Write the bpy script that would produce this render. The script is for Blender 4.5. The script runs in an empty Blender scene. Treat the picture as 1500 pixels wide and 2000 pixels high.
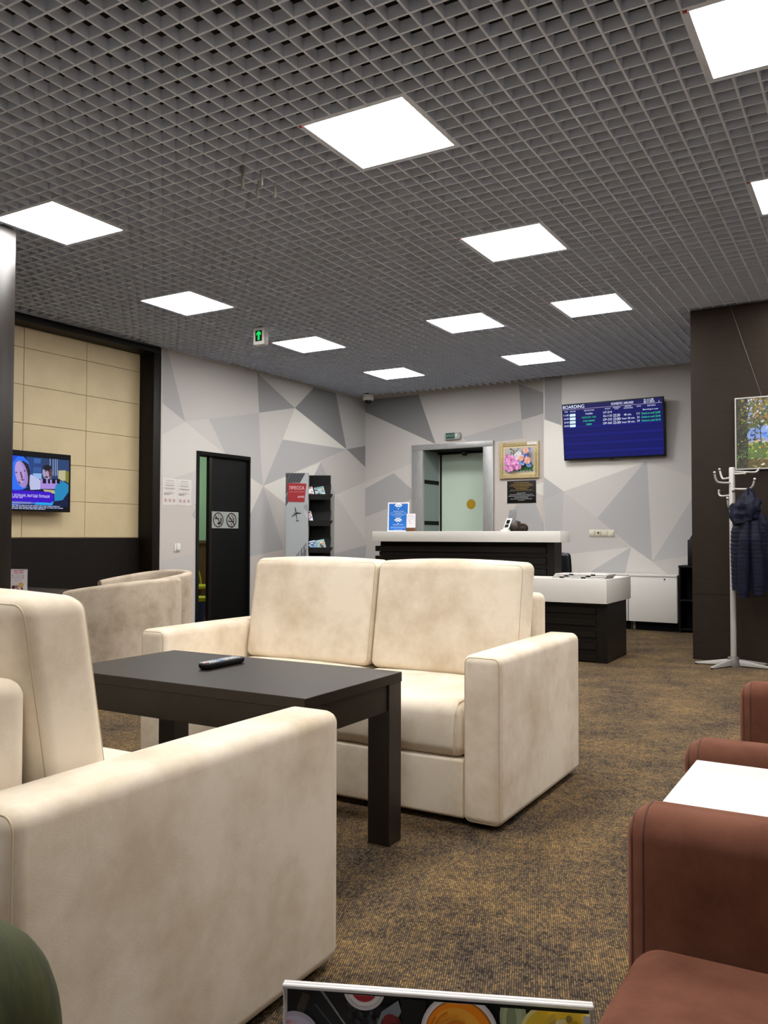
import bpy, bmesh, math, random
from mathutils import Vector, Matrix, Euler, noise
random.seed(7)
C = bpy.context.scene.collection
PI = math.pi

# ---------------------------------------------------------------- camera, world, exposure
sc = bpy.context.scene
YAW, PITCH, ROLL, EYE = 0.530492, 0.029110, 0.0023856, 1.06
fw = Vector((-math.sin(YAW)*math.cos(PITCH), math.cos(YAW)*math.cos(PITCH), math.sin(PITCH)))
r0 = Vector((math.cos(YAW), math.sin(YAW), 0)); u0 = r0.cross(fw)
rt = r0*math.cos(ROLL) + u0*math.sin(ROLL); up = rt.cross(fw)
cd = bpy.data.cameras.new('camera'); cam = bpy.data.objects.new('camera', cd); C.objects.link(cam)
cd.sensor_fit = 'HORIZONTAL'; cd.sensor_width = 36.0; cd.lens = 36*1650.35/1500; cd.clip_start = 0.02
cam.matrix_world = Matrix(((rt.x, up.x, -fw.x, 0), (rt.y, up.y, -fw.y, 0), (rt.z, up.z, -fw.z, EYE), (0, 0, 0, 1)))
sc.camera = cam
wd = bpy.data.worlds.new('world'); sc.world = wd; wd.use_nodes = True
wd.node_tree.nodes['Background'].inputs[0].default_value = (0.02, 0.02, 0.022, 1)
wd.node_tree.nodes['Background'].inputs[1].default_value = 0.2
sc.view_settings.view_transform = 'Standard'; sc.view_settings.look = 'None'
sc.view_settings.gamma = 1.0; sc.view_settings.use_curve_mapping = False
sc.view_settings.exposure = 0.0
LAMP_EMISSION = 30.5

# ---------------------------------------------------------------- frames
# the walls stand 1.6 degrees off the furniture axes: (a, b) runs along the back wall and along the left wall
TT = 0.0285; _n = math.hypot(1, TT)
EXV = Vector((1, -TT, 0))/_n; EYV = Vector((TT, 1, 0))/_n
WROT = math.atan2(EXV.y, EXV.x)
def RF(p): return EXV*p[0] + EYV*p[1] + Vector((0, 0, p[2]))
H = 3.0614                                      # underside of the ceiling grid

# ---------------------------------------------------------------- colour and materials
def lin1(c): return c/12.92 if c <= 0.04045 else ((c+0.055)/1.055)**2.4
def hx(s):
    s = s.lstrip('#'); return tuple(lin1(int(s[i:i+2], 16)/255) for i in (0, 2, 4)) + (1.0,)
MATS = {}
def mat(name, col, rough=0.6, metal=0.0, col2=None, nscale=20, bump=0.0, bscale=200, stretch=None, sheen=0, emit=0, trans=0, spec=0.5, ramp=(0.35, 0.65), coat=0, detail=5):
    if name in MATS: return MATS[name]
    m = bpy.data.materials.new(name); m.use_nodes = True; nt = m.node_tree; N = nt.nodes; Lk = nt.links
    b = N['Principled BSDF']; col = hx(col) if isinstance(col, str) else col
    b.inputs['Base Color'].default_value = col; b.inputs['Roughness'].default_value = rough
    b.inputs['Metallic'].default_value = metal; b.inputs['Specular IOR Level'].default_value = spec
    if coat: b.inputs['Coat Weight'].default_value = coat; b.inputs['Coat Roughness'].default_value = 0.1
    if sheen:
        b.inputs['Sheen Weight'].default_value = sheen; b.inputs['Sheen Roughness'].default_value = 0.4
        b.inputs['Sheen Tint'].default_value = tuple(min(1, c*1.5) for c in col[:3]) + (1,)
    if emit: b.inputs['Emission Color'].default_value = col; b.inputs['Emission Strength'].default_value = emit
    if trans: b.inputs['Transmission Weight'].default_value = trans
    tc = None
    if col2 or bump:
        tc = N.new('ShaderNodeTexCoord'); mp = N.new('ShaderNodeMapping'); Lk.new(tc.outputs['Object'], mp.inputs[0])
        if stretch: mp.inputs['Scale'].default_value = stretch
    if col2:
        col2 = hx(col2) if isinstance(col2, str) else col2
        nz = N.new('ShaderNodeTexNoise'); nz.inputs['Scale'].default_value = nscale; nz.inputs['Detail'].default_value = detail
        nz.inputs['Roughness'].default_value = 0.65
        Lk.new(mp.outputs[0], nz.inputs['Vector'])
        rp = N.new('ShaderNodeValToRGB'); rp.color_ramp.elements[0].position = ramp[0]; rp.color_ramp.elements[1].position = ramp[1]
        rp.color_ramp.elements[0].color = col2; rp.color_ramp.elements[1].color = col
        Lk.new(nz.outputs[0], rp.inputs[0]); Lk.new(rp.outputs[0], b.inputs['Base Color'])
    if bump:
        nb = N.new('ShaderNodeTexNoise'); nb.inputs['Scale'].default_value = bscale; nb.inputs['Detail'].default_value = 3
        Lk.new(mp.outputs[0], nb.inputs['Vector'])
        bp = N.new('ShaderNodeBump'); bp.inputs['Strength'].default_value = bump; bp.inputs['Distance'].default_value = 0.002
        Lk.new(nb.outputs[0], bp.inputs['Height']); Lk.new(bp.outputs[0], b.inputs['Normal'])
    MATS[name] = m; return m
def attr_mat(name, emit=0.0, rough=0.6, bump=0.0):
    if name in MATS: return MATS[name]
    m = bpy.data.materials.new(name); m.use_nodes = True; nt = m.node_tree; b = nt.nodes['Principled BSDF']
    at = nt.nodes.new('ShaderNodeAttribute'); at.attribute_name = 'Col'
    nt.links.new(at.outputs['Color'], b.inputs['Base Color']); b.inputs['Roughness'].default_value = rough
    if emit:                                              # a display: black glass that gives off the picture
        nt.links.remove(b.inputs['Base Color'].links[0]); b.inputs['Base Color'].default_value = (0.008, 0.008, 0.01, 1); b.inputs['Specular IOR Level'].default_value = 0.15
        nt.links.new(at.outputs['Color'], b.inputs['Emission Color']); b.inputs['Emission Strength'].default_value = emit
    if bump:
        nb = nt.nodes.new('ShaderNodeTexNoise'); nb.inputs['Scale'].default_value = 90
        tc = nt.nodes.new('ShaderNodeTexCoord'); nt.links.new(tc.outputs['Object'], nb.inputs['Vector'])
        bp = nt.nodes.new('ShaderNodeBump'); bp.inputs['Strength'].default_value = bump; bp.inputs['Distance'].default_value = 0.003
        nt.links.new(nb.outputs[0], bp.inputs['Height']); nt.links.new(bp.outputs[0], b.inputs['Normal'])
    MATS[name] = m; return m
def carpet_mat():
    m = bpy.data.materials.new('loop_carpet'); m.use_nodes = True; nt = m.node_tree; N = nt.nodes; Lk = nt.links
    b = N['Principled BSDF']; b.inputs['Roughness'].default_value = 0.95; b.inputs['Specular IOR Level'].default_value = 0.1
    def math_(op, a, c=None, d=None):
        n = N.new('ShaderNodeMath'); n.operation = op
        for i, q in enumerate((a, c, d)):
            if q is None: continue
            if isinstance(q, (int, float)): n.inputs[i].default_value = q
            else: Lk.new(q, n.inputs[i])
        return n.outputs[0]
    tc = N.new('ShaderNodeTexCoord'); mp = N.new('ShaderNodeMapping'); mp.inputs['Rotation'].default_value = (0, 0, -0.36)
    Lk.new(tc.outputs['Object'], mp.inputs[0]); sx = N.new('ShaderNodeSeparateXYZ'); Lk.new(mp.outputs[0], sx.inputs[0])
    row = math_('DIVIDE', sx.outputs[0], 0.0056); ri = math_('FLOOR', row); rf = math_('SUBTRACT', row, ri)
    wn = N.new('ShaderNodeTexWhiteNoise'); wn.noise_dimensions = '1D'; Lk.new(ri, wn.inputs['W'])
    al = math_('ADD', math_('DIVIDE', sx.outputs[1], 0.0095), wn.outputs['Value']); ai = math_('FLOOR', al); af = math_('SUBTRACT', al, ai)
    cb = N.new('ShaderNodeCombineXYZ'); Lk.new(ri, cb.inputs[0]); Lk.new(ai, cb.inputs[1])
    w2 = N.new('ShaderNodeTexWhiteNoise'); w2.noise_dimensions = '2D'; Lk.new(cb.outputs[0], w2.inputs['Vector'])
    def noise_(sc_, det, ro=0.6):
        n = N.new('ShaderNodeTexNoise'); n.inputs['Scale'].default_value = sc_; n.inputs['Detail'].default_value = det; n.inputs['Roughness'].default_value = ro
        Lk.new(mp.outputs[0], n.inputs['Vector']); return n.outputs[0]
    v = math_('MULTIPLY_ADD', w2.outputs['Value'], 0.34, math_('MULTIPLY_ADD', noise_(2.6, 5), 0.75, math_('MULTIPLY_ADD', noise_(22, 5, 0.75), 0.75, -0.43)))
    rp = N.new('ShaderNodeValToRGB'); e = rp.color_ramp.elements
    e[0].position = 0.2; e[0].color = hx('332d2a'); e[1].position = 0.92; e[1].color = hx('b39464')
    k = e.new(0.45); k.color = hx('645646'); k = e.new(0.65); k.color = hx('89704c')
    Lk.new(v, rp.inputs[0])
    # each row of loops is round across and beaded along: dark valleys between rows
    hr = math_('SINE', math_('MULTIPLY', rf, PI)); ha = math_('SINE', math_('MULTIPLY', af, PI))
    hgt = math_('MULTIPLY', math_('POWER', hr, 0.8), math_('MULTIPLY_ADD', math_('POWER', ha, 0.5), 0.5, 0.5))
    gp = math_('MULTIPLY_ADD', hgt, 0.95, 0.12)
    mx = N.new('ShaderNodeMix'); mx.data_type = 'RGBA'; mx.blend_type = 'MULTIPLY'; mx.inputs[0].default_value = 1.0
    Lk.new(rp.outputs[0], mx.inputs[6]); Lk.new(gp, mx.inputs[7]); Lk.new(mx.outputs[2], b.inputs['Base Color'])
    bp = N.new('ShaderNodeBump'); bp.inputs['Strength'].default_value = 0.5; bp.inputs['Distance'].default_value = 0.002; Lk.new(hgt, bp.inputs['Height'])
    Lk.new(bp.outputs[0], b.inputs['Normal']); return m

M_CARPET = carpet_mat()
M_CREAM = mat('cream_velvet', 'e8dcc9', 0.85, col2='c8b69b', nscale=3.6, detail=9, bump=0.12, bscale=300, sheen=0.25, spec=0.2, ramp=(0.27, 0.58))
M_CREAM2 = mat('worn_cream_velvet', 'cabba8', 0.85, col2='a69682', nscale=6, bump=0.12, bscale=300, sheen=0.25, spec=0.2, ramp=(0.3, 0.6))
M_SEAM = mat('seam_thread', 'cbb99c', 0.9)
M_BROWN = mat('brown_velvet', '744c3c', 0.9, col2='5a382b', nscale=5, bump=0.1, bscale=300, sheen=0.9, spec=0.1)
M_BSEAM = mat('brown_seam', '5b3a2f', 0.9)
M_WENGE = mat('wenge_veneer', '21180f', 0.42, col2='17100b', nscale=12, stretch=(1, 14, 1), spec=0.28)
M_WENGEX = mat('wenge_veneer_lengthwise', '231b16', 0.4, col2='19130f', nscale=12, stretch=(1, 12, 12), spec=0.5)
M_PANEL = mat('dark_wall_laminate', '2a2018', 0.55, col2='221a13', nscale=14, stretch=(1, 1, 10), spec=0.2)
M_FRAME = mat('dark_frame_laminate', '1c1612', 0.5, col2='15110d', nscale=14, stretch=(6, 6, 0.7), spec=0.2)
M_PART = mat('glossy_dark_laminate', '211b16', 0.36, col2='191410', nscale=14, stretch=(6, 6, 0.7), spec=0.5)
M_BEIGE = mat('cream_wall_tile', 'd0be97', 0.55, col2='c9b690', nscale=4)
M_GROUT = mat('tile_joint', '8c7a55', 0.9)
M_BLACK = mat('black_lacquer', '060707', 0.45, spec=0.3)
M_BLACKM = mat('matte_black', '060707', 0.7, spec=0.2)
M_RUBBER = mat('black_plastic', '0b0b0d', 0.5, spec=0.3)
M_WHITE = mat('white_laminate', 'dedbd5', 0.35)
M_WHITEM = mat('white_plastic', 'e6e4df', 0.45)
M_TABLEW = mat('white_tabletop', 'f2f1ef', 0.25)
M_WALL = mat('plaster_wall', 'c6bfb9', 0.85)
M_MURAL = attr_mat('mural_print', rough=0.75, bump=0.05)
M_PRINT = attr_mat('printed_sheet', rough=0.5)
M_SCREEN = attr_mat('lit_screen', emit=1.15, rough=0.25)
M_GRID = mat('grey_ceiling_metal', 'dae4f5', 0.55, spec=0.4)
M_VOID = mat('dark_ceiling_void', '232427', 0.95)
M_STEEL = mat('brushed_steel', 'b0b0af', 0.42, metal=0.4, col2='9a9b9c', nscale=8, stretch=(20, 20, 1))
M_REVEAL = mat('grey_lift_panel', '93a09f', 0.4, metal=0.1)
M_GLASSD = mat('frosted_green_glass', 'cfe2d2', 0.35)
M_YELLOW = mat('yellow_sticker', 'b8920e', 0.5)
M_ALU = mat('silver_painted_metal', 'b6b4b0', 0.4, metal=0.35)
M_ALUD = mat('grey_cast_metal', '6d6a67', 0.45, metal=0.4)
M_NAVY = mat('navy_nylon', '10142c', 0.62, spec=0.22, col2='090c1d', nscale=10, bump=0.3, bscale=40)
M_GOLD = mat('gilt_wood', 'cbb88b', 0.45, metal=0.15, col2='a08c5c', nscale=60)
M_GREEN = mat('green_room_paint', 'a7cfae', 0.7)
M_WOOD = mat('oak_wainscot', '6e5a3c', 0.5, col2='59472e', nscale=6, stretch=(8, 8, 1))
M_ORANGE = mat('orange_lino', 'a86f24', 0.5)
M_LIME = mat('lime_plastic', 'c3cf2a', 0.45)
M_BLUE = mat('blue_plastic', '1f4f8f', 0.4)
M_OLIVE = mat('olive_twill', '3c4014', 0.85, col2='25290b', nscale=9, stretch=(1, 3, 1), bump=0.6, bscale=16)
M_SKIN = mat('skin', 'c99a7c', 0.55)
M_HAIR = mat('dark_brown_hair', '1d1411', 0.5, col2='2d1d15', nscale=50, stretch=(1, 1, 8))
M_DARKCLOTH = mat('charcoal_cloth', '22242a', 0.85)
M_LEATHER = mat('black_leather', '141618', 0.35)
M_ACRYL = mat('clear_acrylic', (0.95, 0.95, 0.97, 1), 0.08, trans=0.9)
M_ACRYLE = mat('acrylic_edge', 'd9d6d4', 0.15)
M_RED = mat('red_plastic', 'a23a3a', 0.5)
M_LAMP = mat('lamp_diffuser', (1.0, 0.975, 0.95, 1), 0.5, emit=LAMP_EMISSION)
M_TAN = mat('tan_scrunchie', '3f2718', 0.7)
M_VIOLET = mat('violet_plastic', '6f68a8', 0.5)
M_ANT = mat('grey_plastic', 'a8a49d', 0.5)
M_DOME = mat('smoked_dome', '15171b', 0.15)

# ---------------------------------------------------------------- mesh building
class MB:
    def __init__(s, tf=None): s.v = []; s.f = []; s.c = []; s.tf = tf
    def add(s, pts, faces, col=None):
        n = len(s.v)
        for p in pts:
            p = Vector(p); s.v.append(tuple(s.tf(p) if s.tf else p))
        for f in faces: s.f.append([i+n for i in f]); s.c.append(col)
    def box(s, x0, x1, y0, y1, z0, z1, col=None):
        s.add([(x0,y0,z0),(x1,y0,z0),(x1,y1,z0),(x0,y1,z0),(x0,y0,z1),(x1,y0,z1),(x1,y1,z1),(x0,y1,z1)],
              [(0,3,2,1),(4,5,6,7),(0,1,5,4),(1,2,6,5),(2,3,7,6),(3,0,4,7)], col)
        return s
    def rings(s, rings, closed=True, cap=True, col=None):
        n = len(rings[0]); pts = [p for r in rings for p in r]; F = []
        for i in range(len(rings)-1):
            for j in range(n if closed else n-1):
                k = (j+1) % n; F.append((i*n+j, i*n+k, (i+1)*n+k, (i+1)*n+j))
        if cap: F.append(tuple(reversed(range(n)))); F.append(tuple(range((len(rings)-1)*n, len(rings)*n)))
        s.add(pts, F, col); return s
    def tube(s, path, r, n=10, cap=True, col=None):
        P = [Vector(p) for p in path]; R = r if isinstance(r, (list, tuple)) else [r]*len(P); rings = []
        up_ = None
        for i, p in enumerate(P):
            t = (P[min(i+1, len(P)-1)] - P[max(i-1, 0)]).normalized()
            if up_ is None:
                up_ = Vector((0, 0, 1)) if abs(t.z) < 0.9 else Vector((1, 0, 0))
            a = t.cross(up_).normalized(); b_ = a.cross(t).normalized(); up_ = b_
            rings.append([p + (a*math.cos(2*PI*j/n) + b_*math.sin(2*PI*j/n))*R[i] for j in range(n)])
        return s.rings(rings, True, cap, col)
    def lathe(s, prof, c, n=24, axis=(0, 0, 1), col=None):      # prof: (radius, height) pairs
        ax = Vector(axis).normalized(); o = Vector((1, 0, 0)) if abs(ax.x) < 0.9 else Vector((0, 1, 0))
        a = ax.cross(o).normalized(); b_ = ax.cross(a); c = Vector(c)
        return s.rings([[c + ax*h + (a*math.cos(2*PI*j/n) + b_*math.sin(2*PI*j/n))*max(r, 1e-4) for j in range(n)] for r, h in prof], True, True, col)
    def prism(s, poly, p0, du, dv, dw, col=None):               # polygon in (u, v), extruded along dw
        p0, du, dv, dw = Vector(p0), Vector(du), Vector(dv), Vector(dw); n = len(poly)
        A_ = [p0 + du*u + dv*v for u, v in poly]
        s.add(A_ + [p + dw for p in A_], [tuple(range(n)), tuple(reversed(range(n, 2*n)))] + [(i, i+n, (i+1) % n + n, (i+1) % n) for i in range(n)], col)
        return s
def mesh_of(name, mb):
    me = bpy.data.meshes.new(name); me.from_pydata(mb.v, [], mb.f)
    if any(c is not None for c in mb.c):
        at = me.attributes.new('Col', 'FLOAT_COLOR', 'CORNER'); i = 0
        for f, c in zip(mb.f, mb.c):
            for _ in f: at.data[i].color = c or (0.5, 0.5, 0.5, 1); i += 1
    bm = bmesh.new(); bm.from_mesh(me)
    if not any(c is not None for c in mb.c): bmesh.ops.recalc_face_normals(bm, faces=bm.faces)
    bm.to_mesh(me); bm.free()
    return me
def link(name, me, m, parent=None, smooth=None):
    o = bpy.data.objects.new(name, me); C.objects.link(o)
    if m and not me.materials: me.materials.append(m)
    if smooth is not None:
        for p in me.polygons: p.use_smooth = True
        if smooth < 180:
            try: me.set_sharp_from_angle(angle=math.radians(smooth))
            except Exception: pass
    if parent is not None: attach(o, parent)
    return o
def attach(o, parent):
    o.parent = parent
    mw = Matrix.LocRotScale(parent.location, parent.rotation_euler, parent.scale)

    o.matrix_parent_inverse = mw.inverted()
def mk(name, mb, m, parent=None, smooth=None, bevel=0.0, seg=2):
    me = mesh_of(name, mb)
    if bevel:
        bm = bmesh.new(); bm.from_mesh(me); bmesh.ops.remove_doubles(bm, verts=bm.verts, dist=1e-5)
        ed = [e for e in bm.edges if len(e.link_faces) == 2 and e.calc_face_angle(0) > 0.6]
        bmesh.ops.bevel(bm, geom=ed, offset=bevel, segments=seg, profile=0.5, affect='EDGES', clamp_overlap=True)
        bm.to_mesh(me); bm.free()
        if smooth is None: smooth = 35
    return link(name, me, m, parent, smooth)
def tag(o, label=None, cat=None, group=None, kind=None):
    if label: o['label'] = label
    if cat: o['category'] = cat
    if group: o['group'] = group
    if kind: o['kind'] = kind
    return o
def empty(name, loc, rz=0.0):
    o = bpy.data.objects.new(name, None); C.objects.link(o); o.location = loc; o.rotation_euler = (0, 0, rz); o.empty_display_size = 0.1
    return o
def sub(o, parent): o.parent = parent; return o              # sub-part: its mesh is in the same coordinates as its part's mesh
def copy_tree(src, loc, rz):
    r = src.copy(); C.objects.link(r); r.location = loc; r.rotation_euler = (0, 0, rz)
    for ch in list(src.children):
        c = ch.copy(); C.objects.link(c); c.parent = r; c.matrix_parent_inverse = ch.matrix_parent_inverse
        for g in list(ch.children):
            d = g.copy(); C.objects.link(d); d.parent = c; d.matrix_parent_inverse = g.matrix_parent_inverse
    return r
def soft_box(x0, x1, y0, y1, z0, z1, r=0.03, puff=0.0, lean=0.0, cuts=5, seg=4, tf=None, puff_faces='xyz'):
    """upholstered block: rounded edges, slightly crowned faces; lean shears y with z"""
    cx, cy, cz = (x0+x1)/2, (y0+y1)/2, (z0+z1)/2; sx, sy, sz = x1-x0, y1-y0, z1-z0
    hs = (sx/2, sy/2, sz/2); r = min(r, 0.49*min(sx, sy, sz))
    def ticks(h):                                        # dense through the rounded edge, even across the face
        e = [h-r+r*math.tan(PI/4*i/seg) for i in range(seg+1)]; n = cuts+1
        return [-q for q in reversed(e)] + [-(h-r)+2*(h-r)*i/n for i in range(1, n)] + e
    TK = [ticks(h) for h in hs]; bm = bmesh.new(); key = {}
    def vert(p):
        k = tuple(round(c, 6) for c in p)
        if k not in key:
            q = Vector([max(-(h-r), min(h-r, c)) for c, h in zip(p, hs)]); d = Vector(p)-q
            key[k] = bm.verts.new(q + d.normalized()*r)
        return key[k]
    for ax in range(3):
        u, v = [i for i in range(3) if i != ax]
        for sg in (-1, 1):
            for i in range(len(TK[u])-1):
                for j in range(len(TK[v])-1):
                    quad = []
                    for a_, b_ in ((i, j), (i+1, j), (i+1, j+1), (i, j+1)):
                        p = [0, 0, 0]; p[ax] = sg*hs[ax]; p[u] = TK[u][a_]; p[v] = TK[v][b_]; quad.append(vert(p))
                    bm.faces.new(quad)
    for v in bm.verts:
        p = v.co; qx, qy, qz = 2*p.x/sx, 2*p.y/sy, 2*p.z/sz
        d = Vector((0, 0, 0))
        if puff:
            wx, wy, wz = max(0, 1-qx*qx), max(0, 1-qy*qy), max(0, 1-qz*qz)
            if 'z' in puff_faces: d.z = puff*qz*wx*wy if abs(qz) > 0.5 else 0
            if 'y' in puff_faces: d.y = puff*qy*wx*wz if abs(qy) > 0.5 else 0
            if 'x' in puff_faces: d.x = puff*qx*wy*wz if abs(qx) > 0.5 else 0
        p = p + d; p = Vector((p.x+cx, p.y+cy + lean*(p.z+sz/2), p.z+cz)); v.co = tf(p) if tf else p
    bmesh.ops.recalc_face_normals(bm, faces=bm.faces)
    me = bpy.data.meshes.new('soft'); bm.to_mesh(me); bm.free(); return me
def rr_path(u0, u1, v0, v1, r, n=6):                          # rounded rectangle as (u, v) points
    out = []
    for cx, cy, a0 in ((u1-r, v1-r, 0), (u0+r, v1-r, PI/2), (u0+r, v0+r, PI), (u1-r, v0+r, 1.5*PI)):
        out += [(cx+r*math.cos(a0+PI/2*i/n), cy+r*math.sin(a0+PI/2*i/n)) for i in range(n+1)]
    return out
# ---------------------------------------------------------------- flat print: signs, posters, screens
_glyph = {}
def outline_fill(loops):
    """letters as stacked trapezoids (non-zero winding, so overlapping strokes of one letter fill cleanly)"""
    E = [(p, q) for L in loops for p, q in zip(L, L[1:]+L[:1]) if abs(p[1]-q[1]) > 1e-7]
    ys = {round(p[1], 6) for e in E for p in e}
    for i in range(len(E)):                               # crossings split the slabs too
        (x1, y1), (x2, y2) = E[i]
        for k in range(i+1, len(E)):
            (x3, y3), (x4, y4) = E[k]; d = (x1-x2)*(y3-y4)-(y1-y2)*(x3-x4)
            if max(x1, x2) < min(x3, x4) or max(x3, x4) < min(x1, x2) or abs(d) < 1e-12: continue
            t = ((x1-x3)*(y3-y4)-(y1-y3)*(x3-x4))/d; w = ((x1-x3)*(y1-y2)-(y1-y3)*(x1-x2))/d
            if 0 < t < 1 and 0 < w < 1: ys.add(round(y1+t*(y2-y1), 6))
    ys = sorted(ys); V, F = [], []
    at = lambda e, y: e[0][0]+(e[1][0]-e[0][0])*(y-e[0][1])/(e[1][1]-e[0][1])
    for ya, yb in zip(ys, ys[1:]):
        if yb-ya < 1e-5: continue
        ym = (ya+yb)/2; sp = sorted((at(e, ym), e) for e in E if min(e[0][1], e[1][1]) < ym < max(e[0][1], e[1][1])); wn = 0
        for (xm, e) in sp:
            was = wn; wn += 1 if e[1][1] > e[0][1] else -1
            if was == 0: st = e
            elif wn == 0:
                n_ = len(V); V += [(at(st, ya), ya), (at(e, ya), ya), (at(e, yb), yb), (at(st, yb), yb)]; F.append((n_, n_+1, n_+2, n_+3))
    return V, F
def glyphs(txt, bold=0.0):
    if txt not in _glyph:
        cu = bpy.data.curves.new('txt', 'FONT'); cu.body = txt
        o = bpy.data.objects.new('txt', cu); C.objects.link(o); crv = o.to_curve(bpy.context.evaluated_depsgraph_get()); loops = []
        for sp in crv.splines:
            L = []; B = sp.bezier_points
            for i in range(len(B)):
                p0, p3 = B[i].co, B[(i+1) % len(B)].co; p1, p2 = B[i].handle_right, B[(i+1) % len(B)].handle_left
                flat = abs((p1-p0).cross(p3-p0).z)+abs((p2-p0).cross(p3-p0).z) < 1e-5
                for k in range(1 if flat else 4):
                    t = k/4; q = p0*(1-t)**3+p1*3*t*(1-t)**2+p2*3*t*t*(1-t)+p3*t**3; L.append((q.x, q.y))
            loops.append(L)
        o.to_curve_clear(); bpy.data.objects.remove(o); bpy.data.curves.remove(cu)
        vs, fs = outline_fill(loops)
        X0, X1 = min(v[0] for v in vs), max(v[0] for v in vs); Y0, Y1 = min(v[1] for v in vs), max(v[1] for v in vs)
        _glyph[txt] = ([((x-X0)/max(1e-6, X1-X0), (y-Y0)/max(1e-6, Y1-Y0)) for x, y in vs], fs)
    return _glyph[txt]
class Gfx:
    """coloured flat shapes stacked on a plane: fn(u, v, h) gives the point, h is the height off the sheet"""
    def __init__(s, fn, step=0.0004): s.fn = fn; s.mb = MB(); s.k = 0; s.step = step; s.lim = None
    def poly(s, pts, col, up_=True):
        if up_: s.k += 1
        if s.lim: pts = clip(list(pts), *s.lim)
        if len(pts) < 3: return s
        s.mb.add([s.fn(u, v, s.k*s.step) for u, v in pts], [tuple(range(len(pts)))], hx(col) if isinstance(col, str) else col); return s
    def rect(s, u0, v0, u1, v1, col): return s.poly([(u0, v0), (u1, v0), (u1, v1), (u0, v1)], col)
    def disc(s, u, v, r, col, ry=None, n=22, rot=0):
        ry = ry or r
        return s.poly([(u + r*math.cos(a)*math.cos(rot) - ry*math.sin(a)*math.sin(rot), v + r*math.cos(a)*math.sin(rot) + ry*math.sin(a)*math.cos(rot)) for a in [2*PI*i/n for i in range(n)]], col)
    def arc(s, u, v, r0_, r1, a0, a1, col, n=24, asp=1.0):
        s.k += 1; c = hx(col)
        P = []
        for i in range(n+1):
            a = a0 + (a1-a0)*i/n; P += [s.fn(u+r0_*math.cos(a)*asp, v+r0_*math.sin(a), s.k*s.step), s.fn(u+r1*math.cos(a)*asp, v+r1*math.sin(a), s.k*s.step)]
        s.mb.add(P, [(2*i, 2*i+1, 2*i+3, 2*i+2) for i in range(n)], c); return s
    def line(s, u0, v0, u1, v1, w, col):
        d = math.hypot(u1-u0, v1-v0) or 1e-6; nx, ny = -(v1-v0)/d*w/2, (u1-u0)/d*w/2
        return s.poly([(u0+nx, v0+ny), (u0-nx, v0-ny), (u1-nx, v1-ny), (u1+nx, v1+ny)], col)
    def text(s, txt, u0, v0, u1, v1, col, bold=0.0, flipv=False):
        vs, fs = glyphs(txt, bold); s.k += 1
        s.mb.add([s.fn(u0+(u1-u0)*x, v0+(v1-v0)*((1-y) if flipv else y), s.k*s.step) for x, y in vs], fs, hx(col)); return s
    def words(s, u0, v, u1, h, col, rnd, centred=False, fill=1.0):     # a line of print too small to read: word-long strokes
        span = (u1-u0)*fill; x = u0 + ((u1-u0)-span)/2 if centred else u0; end = x+span; s.k += 1; c = hx(col)
        while x < end-1e-4:
            w = min(rnd.uniform(2, 7)*h, end-x)
            s.mb.add([s.fn(x, v, s.k*s.step), s.fn(x+w, v, s.k*s.step), s.fn(x+w, v+h, s.k*s.step), s.fn(x, v+h, s.k*s.step)], [(0, 1, 2, 3)], c)
            x += w + h*0.8
        return s
def plane(o, du, dv, dn):
    o, du, dv, dn = Vector(o), Vector(du), Vector(dv), Vector(dn)
    return lambda u, v, h: o + du*u + dv*v + dn*h
def clip(poly, u0, v0, u1, v1):
    def half(P, ax, lim, keep_ge):
        out = []
        for i in range(len(P)):
            a, b = P[i-1], P[i]; ia = (a[ax] >= lim) == keep_ge or a[ax] == lim; ib = (b[ax] >= lim) == keep_ge or b[ax] == lim
            if ia != ib:
                t = (lim-a[ax])/(b[ax]-a[ax]); out.append((a[0]+(b[0]-a[0])*t, a[1]+(b[1]-a[1])*t))
            if ib: out.append(b)
        return out
    for ax, lim, ge in ((0, u0, True), (0, u1, False), (1, v0, True), (1, v1, False)):
        if len(poly) < 3: return []
        poly = half(poly, ax, lim, ge)
    return poly if len(poly) >= 3 else []
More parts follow.
